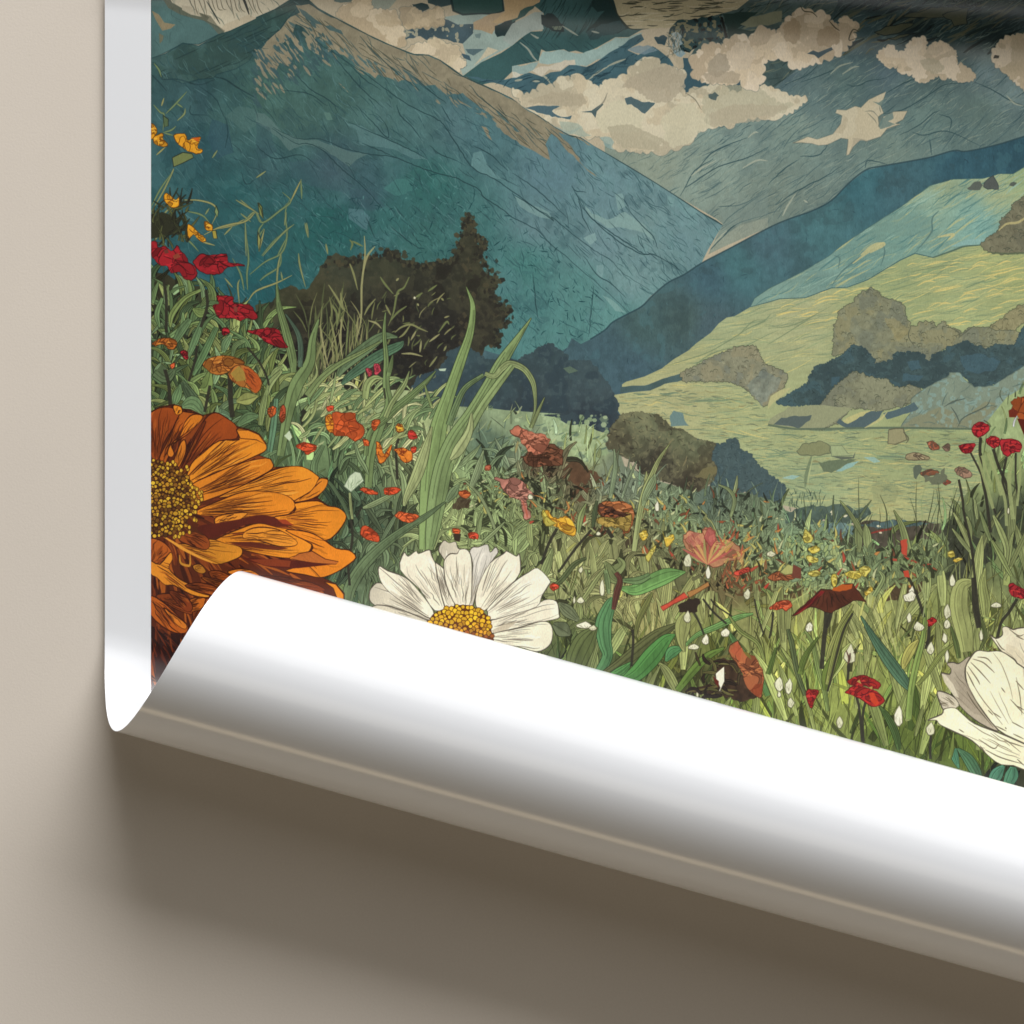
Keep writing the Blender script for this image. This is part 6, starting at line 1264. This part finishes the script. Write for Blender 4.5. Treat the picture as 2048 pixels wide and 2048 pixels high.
# ---- the pale flower at the right
for s, c_, b, tp in (('M 1675,265 1720,290 1770,262 1768,212 1800,200 1850,222 1932,208 2300,200 2400,800 1932,520 1790,420', (222, 212, 182), 'M 2000,560', 'M 1800,210'), ('M 1350,480 1400,470 1440,480 1510,430 1540,440 1490,510 1500,620 1560,750 1650,880 1740,990 1600,930 1450,800 1340,600 1310,550 1370,560 1380,520', (170, 158, 136), 'M 1700,950', 'M 1350,490'), ('M 1275,700 1310,690 1400,730 1440,800 1340,840 1300,780', (196, 186, 162), 'M 1430,800', 'M 1280,700'),
                     ('M 1490,512 1530,432 1580,382 1660,390 1760,388 1860,450 1932,512 2400,760 2400,1300 1932,1082 1740,982 1600,802 1550,722 1500,622', (234, 224, 188), 'M 1900,1060', 'M 1580,400'), ('M 1205,907 1310,862 1330,822 1410,815 1470,862 1560,932 1740,1002 1932,1087 2400,1300 2400,1600 1932,1282 1760,1242 1660,1172 1540,1062 1400,992 1300,942 1270,907', (234, 224, 188), 'M 1930,1180', 'M 1320,850')):
    petal(s, c_, b, tp, 6, DI, (92, 84, 64), name='=printed_white_flower', inkw=2.4)
fill('M 1310,555 1345,570 1400,640 1440,740 1400,720 1330,620', (206, 196, 170), .9); fill('M 1440,640 1500,620 1560,750 1640,880 1560,860 1440,760', (152, 140, 120), .6)
fill('M 1800,330 1880,360 1932,420 1932,500 1860,440 1790,400', (206, 194, 162), .6)
for s in ('M 1545,445 1620,470 1680,520 1710,550', 'M 1530,470 1600,540 1680,630', 'M 1510,500 1580,600 1600,640', 'M 1500,540 1540,620 1560,660', 'M 1580,430 1650,440 1690,480', 'M 1870,610 1932,680', 'M 1830,750 1932,860', 'M 1760,660 1790,700', 'M 1880,800 1932,830', 'M 1840,920 1932,970', 'M 1590,1050 1700,1120 1740,1090', 'M 1780,1060 1932,1110', 'M 1640,1130 1760,1190 1932,1240', 'M 1440,975 1480,1000', 'M 1700,850 1760,890', 'M 1720,950 1800,990', 'M 1660,830 1700,870', 'M 1790,960 1800,975', 'M 1500,690 1560,790 1700,960', 'M 1870,270 1932,300', 'M 1820,220 1890,270 1932,260', 'M 1720,300 1760,360 1790,380', 'M 1880,1200 1932,1250', 'M 1600,1100 1640,1150', 'M 1850,1010 1932,1050'):
    line(s, (84, 76, 58), 2.2, .85)

# the grain of the paper stock under the ink
grain = rng.normal(0, 1, (H, W)).astype(np.float32)
grain = (grain + np.roll(grain, 1, 0) + np.roll(grain, 2, 0) + np.roll(grain, 3, 0)) * .5
img *= (1 + .022 * grain)[..., None]
gy_ = img @ np.array([.3, .59, .11], np.float32)
img[:] = (gy_[..., None] + (img - gy_[..., None]) * .92) * .97
img[:] = (img - .42) * 1.07 + .415


# ------------------------------------------------------------------ the scene
for o in list(bpy.data.objects):
    bpy.data.objects.remove(o)
sc = bpy.context.scene
col = sc.collection
S = 0.5 / 2048                    # one sheet unit in metres
GAIN = 0.84                       # light that reaches the flat sheet


def lin(c):
    c = np.clip(c, 0, 1)
    return np.where(c <= .04045, c / 12.92, ((c + .055) / 1.055) ** 2.4)


def srgb(c):
    return np.where(c <= .0031308, c * 12.92, 1.055 * np.maximum(c, 0) ** (1 / 2.4) - .055)


alb = np.clip(srgb(np.clip(lin(img) / GAIN, 0, .88)), 0, 1)
px = np.ones((H, W, 4), np.float32)
px[..., :3] = alb[::-1]
pic = bpy.data.images.new('printed_ink', W, H, alpha=False)
pic.colorspace_settings.name = 'sRGB'
pic.pixels.foreach_set(px.ravel())
pic.update()
pic.pack()


def material(name):
    m = bpy.data.materials.new(name)
    m.use_nodes = True
    nt = m.node_tree
    return m, nt, nt.nodes['Principled BSDF']


def bumped(nt, b, scale, strength, dist):
    n = nt.nodes.new('ShaderNodeTexNoise'); n.inputs['Scale'].default_value = scale; n.inputs['Detail'].default_value = 4
    tc = nt.nodes.new('ShaderNodeTexCoord')
    bp = nt.nodes.new('ShaderNodeBump'); bp.inputs['Strength'].default_value = strength; bp.inputs['Distance'].default_value = dist
    nt.links.new(tc.outputs['Object'], n.inputs['Vector'])
    nt.links.new(n.outputs['Fac'], bp.inputs['Height'])
    nt.links.new(bp.outputs['Normal'], b.inputs['Normal'])
    return n


m_paper, nt, b = material('white_satin_paper')
b.inputs['Base Color'].default_value = (.825, .84, .87, 1)
b.inputs['Roughness'].default_value = .16
b.inputs['Specular IOR Level'].default_value = .65
bumped(nt, b, 60, .04, .0006)

m_ink, nt, b = material('printed_ink')
tex = nt.nodes.new('ShaderNodeTexImage'); tex.image = pic; tex.interpolation = 'Linear'; tex.extension = 'EXTEND'
uvn = nt.nodes.new('ShaderNodeUVMap'); uvn.uv_map = 'UVMap'
nt.links.new(uvn.outputs['UV'], tex.inputs['Vector'])
nz = nt.nodes.new('ShaderNodeTexNoise'); nz.inputs['Scale'].default_value = 900; nz.inputs['Detail'].default_value = 2
tc = nt.nodes.new('ShaderNodeTexCoord'); nt.links.new(tc.outputs['Object'], nz.inputs['Vector'])
mr = nt.nodes.new('ShaderNodeMapRange'); mr.inputs['To Min'].default_value = .965; mr.inputs['To Max'].default_value = 1.035
nt.links.new(nz.outputs['Fac'], mr.inputs['Value'])
mx = nt.nodes.new('ShaderNodeVectorMath'); mx.operation = 'SCALE'
nt.links.new(tex.outputs['Color'], mx.inputs[0]); nt.links.new(mr.outputs['Result'], mx.inputs['Scale'])
nt.links.new(mx.outputs['Vector'], b.inputs['Base Color'])
b.inputs['Roughness'].default_value = .27
b.inputs['Specular IOR Level'].default_value = .6
bumped(nt, b, 700, .05, .0002)

m_table, nt, b = material('beige_board')
n = bumped(nt, b, 900, .14, .0004)
n2 = nt.nodes.new('ShaderNodeTexNoise'); n2.inputs['Scale'].default_value = 7; n2.inputs['Detail'].default_value = 5
tc = nt.nodes.new('ShaderNodeTexCoord'); nt.links.new(tc.outputs['Object'], n2.inputs['Vector'])
cr = nt.nodes.new('ShaderNodeValToRGB')
cr.color_ramp.elements[0].position = .3; cr.color_ramp.elements[0].color = (.665, .60, .525, 1)
cr.color_ramp.elements[1].position = .7; cr.color_ramp.elements[1].color = (.70, .632, .55, 1)
nt.links.new(n2.outputs['Fac'], cr.inputs['Fac']); fs_ = nt.nodes.new('ShaderNodeMapRange'); fs_.inputs['To Min'].default_value = .955; fs_.inputs['To Max'].default_value = 1.045
nt.links.new(n.outputs['Fac'], fs_.inputs['Value'])
sp_ = nt.nodes.new('ShaderNodeVectorMath'); sp_.operation = 'SCALE'
nt.links.new(cr.outputs['Color'], sp_.inputs[0]); nt.links.new(fs_.outputs['Result'], sp_.inputs['Scale'])
nt.links.new(sp_.outputs['Vector'], b.inputs['Base Color'])
b.inputs['Roughness'].default_value = .7
b.inputs['Specular IOR Level'].default_value = .25

# ---- how the flat sheet is bent: rolled up at its lower end, lifting at its upper end
Z0 = 10.0
R = 185.2; N0 = 441.0; AX = math.radians(15.48)
DV = np.array([math.cos(AX), math.sin(AX)]); NVc = np.array([-math.sin(AX), math.cos(AX)])
RT = 175.0; TB = math.atan(120 / 1746)
TN = np.array([math.sin(TB), -math.cos(TB)]); TP = np.array([-722.0, -996.0])


def bend(p, off=0.0):
    """flat sheet point (units from the frame centre, y down) -> metres, raised by off along the printed side"""
    p = np.asarray(p, float)
    x, y = p[:, 0].copy(), p[:, 1].copy()
    z = np.full(len(p), Z0)
    nx, ny, nz = np.zeros(len(p)), np.zeros(len(p)), np.ones(len(p))
    st = (p - TP) @ TN
    k = st > 0
    a = st[k] / RT
    sh = RT * np.sin(a) - st[k]
    x[k] += TN[0] * sh; y[k] += TN[1] * sh; z[k] += RT * (1 - np.cos(a))
    nx[k] = -np.sin(a) * TN[0]; ny[k] = -np.sin(a) * TN[1]; nz[k] = np.cos(a)
    s = p @ NVc - N0
    k = s > 0
    a = s[k] / R
    r = np.where(a > 1.5 * np.pi, R * (1 - .03 * (a - 1.5 * np.pi)), R)
    nn = N0 + r * np.sin(a)
    d = p[k] @ DV
    x[k] = d * DV[0] + nn * NVc[0]; y[k] = d * DV[1] + nn * NVc[1]; z[k] = Z0 + R - r * np.cos(a)
    nx[k] = -np.sin(a) * NVc[0]; ny[k] = -np.sin(a) * NVc[1]; nz[k] = np.cos(a)
    x += nx * off; y += ny * off; z += nz * off
    return np.stack([x * S, -y * S, z * S], 1)


def mesh_object(name, verts, faces, mat, parent, uv=None):
    me = bpy.data.meshes.new(name)
    nf = len(faces)
    me.vertices.add(len(verts)); me.vertices.foreach_set('co', verts.astype(np.float32).ravel())
    me.loops.add(nf * 4); me.loops.foreach_set('vertex_index', faces.astype(np.int32).ravel())
    me.polygons.add(nf); me.polygons.foreach_set('loop_start', np.arange(nf, dtype=np.int32) * 4)
    me.update(calc_edges=True)
    if uv is not None:
        l = me.uv_layers.new(name='UVMap')
        l.data.foreach_set('uv', uv[faces.ravel()].astype(np.float32).ravel())
    me.polygons.foreach_set('use_smooth', np.ones(nf, bool))
    me.materials.append(mat)
    me.validate()
    o = bpy.data.objects.new(name, me)
    col.objects.link(o)
    o.parent = parent
    return o


poster = bpy.data.objects.new('poster', None)
col.objects.link(poster)
poster.empty_display_size = .05
poster['label'] = 'white bordered art print of flowers below teal mountains, lower edge curled into a roll'
poster['category'] = 'poster'

# the sheet: printed side, back and edges, one closed skin
gx = np.concatenate([np.linspace(209.6, 302, 12), np.linspace(302, 2402, 150)[1:], np.linspace(2402, 2495, 10)[1:]]) - 1024
gy = np.concatenate([np.linspace(-70, 180, 40), np.linspace(180, 1200, 50)[1:], np.linspace(1200, 3196, 330)[1:]]) - 1024
nxg, nyg = len(gx), len(gy)
flat = np.stack([np.tile(gx, nyg), np.repeat(gy, nxg)], 1)
front, back = bend(flat, 0), bend(flat, -1.0)
ii = np.arange(nyg - 1)[:, None] * nxg + np.arange(nxg - 1)[None]
ii = ii.ravel()
q = np.stack([ii, ii + nxg, ii + nxg + 1, ii + 1], 1)
NVT = len(flat)
fs = [q, q[:, ::-1] + NVT]
t_ = np.arange(nxg - 1); l_ = np.arange(nyg - 1) * nxg
e = nxg * (nyg - 1)
fs.append(np.stack([t_, t_ + 1, t_ + 1 + NVT, t_ + NVT], 1))
fs.append(np.stack([e + t_ + 1, e + t_, e + t_ + NVT, e + t_ + 1 + NVT], 1))
fs.append(np.stack([l_ + nxg, l_, l_ + NVT, l_ + nxg + NVT], 1))
r_ = l_ + nxg - 1
fs.append(np.stack([r_, r_ + nxg, r_ + nxg + NVT, r_ + NVT], 1))
sheet = mesh_object('paper_sheet', np.vstack([front, back]), np.vstack(fs), m_paper, poster)
sheet['label'] = 'white satin paper with a plain border, its back showing on the roll'
# crisp paper edges
import bmesh
bm = bmesh.new(); bm.from_mesh(sheet.data)
for ed in bm.edges:
    if len(ed.link_faces) == 2 and ed.calc_face_angle(0) > .7:
        ed.smooth = False
bm.to_mesh(sheet.data); bm.free()

# the print, cut along the outlines of what it pictures
CX = np.arange(0, W + 1, 4); CY = np.concatenate([np.arange(0, H + 1, 4), np.arange(H + 12, 3104 - Y0, 12)])
fx = X0 + CX - 1024.0; fy = Y0 + CY - 1024.0
ncx, ncy = len(CX), len(CY)
flat = np.stack([np.tile(fx, ncy), np.repeat(fy, ncx)], 1)
pv = bend(flat, .16)
uv = np.stack([np.tile(CX / W, ncy), np.repeat(1 - CY / H, ncx)], 1)
cl_ = np.zeros((ncy - 1, ncx - 1), int)
rows = np.minimum(CY[:-1] + 2, H - 1); colsx = np.minimum(CX[:-1] + 2, W - 1)
cl_ = lab[rows][:, colsx].astype(int)
cl_[CY[:-1] >= H - 4] = 0
ii = (np.arange(ncy - 1)[:, None] * ncx + np.arange(ncx - 1)[None])
quads = np.stack([ii, ii + ncx, ii + ncx + 1, ii + 1], -1).reshape(-1, 4)
cf = cl_.ravel()
TEXT = {}
art = None
for k in [0] + list(range(1, len(LABS))):
    sel = cf == k
    if sel.sum() < (1 if k == 0 else 6):
        if k:
            cf[sel] = 0
        continue
small = 0
for k in range(len(LABS)):
    sel = cf == k
    if not sel.any():
        continue
    f = quads[sel]
    u, inv = np.unique(f.ravel(), return_inverse=True)
    nm = 'printed_artwork' if k == 0 else LABS[k].lstrip('=')
    o = mesh_object(nm, pv[u], inv.reshape(-1, 4), m_ink, art if k else poster, uv[u])
    if k == 0:
        art = o
art['label'] = 'colour print of a mountain valley behind a flowering meadow'

# ---- the board it lies on
ts_ = 5.0
bm = bmesh.new()
bmesh.ops.create_grid(bm, x_segments=2, y_segments=2, size=ts_)
me = bpy.data.meshes.new('table_surface'); bm.to_mesh(me); bm.free()
table = bpy.data.objects.new('table_surface', me); col.objects.link(table)
me.materials.append(m_table)
table['kind'] = 'structure'
table['label'] = 'plain matte beige surface under the poster'
table['category'] = 'table surface'

# ---- light: one broad window-like lamp low beyond the top of the sheet, one strip lamp overhead, two added fills
from mathutils import Vector


def lamp(name, pos, aim, sx, sy, power, colr):
    l = bpy.data.lights.new(name, 'AREA'); l.shape = 'RECTANGLE'; l.size = sx; l.size_y = sy; l.energy = power; l.color = colr
    o = bpy.data.objects.new(name, l); col.objects.link(o)
    o.location = pos
    o.rotation_euler = (Vector(aim) - Vector(pos)).to_track_quat('-Z', 'Y').to_euler()
    return o


EL = math.radians(30); DK = 6.0
lamp('key_softbox', (1.9, DK * math.cos(EL), DK * math.sin(EL)), (0, 0, 0), 6.6, 3.2, 645, (1, 1, 1))
lamp('upper_fill', (.4, 3.0, 4.6), (0, 0, 0), 4.0, 2.6, 44, (1, .99, .97))  # added fill, grades the shadow below the roll
lamp('overhead_strip', (0, -.74, 2.9), (0, -.02, 0), 2.6, .8, 7, (1, .94, .82))

lamp('underside_fill', (-1.3, -5.0, .42), (0, 0, .05), 7.0, .6, 38, (1, .80, .54))  # added low fill, stands in for the board's warm reflection under the roll

w = bpy.data.worlds.new('World'); sc.world = w; w.use_nodes = True
bg = w.node_tree.nodes['Background']
bg.inputs['Color'].default_value = (1.0, .82, .54, 1)
bg.inputs['Strength'].default_value = .032

cam_d = bpy.data.cameras.new('camera'); cam = bpy.data.objects.new('camera', cam_d); col.objects.link(cam)
cam.location = (0, 0, 4.0)
cam_d.sensor_width = 36; cam_d.lens = 36 * (4.0 - Z0 * S) / .5
cam_d.clip_end = 100
sc.camera = cam
sc.view_settings.view_transform = 'Standard'
sc.view_settings.look = 'None'
sc.view_settings.exposure = 0
sc.view_settings.gamma = 1
sc.view_settings.use_curve_mapping = False
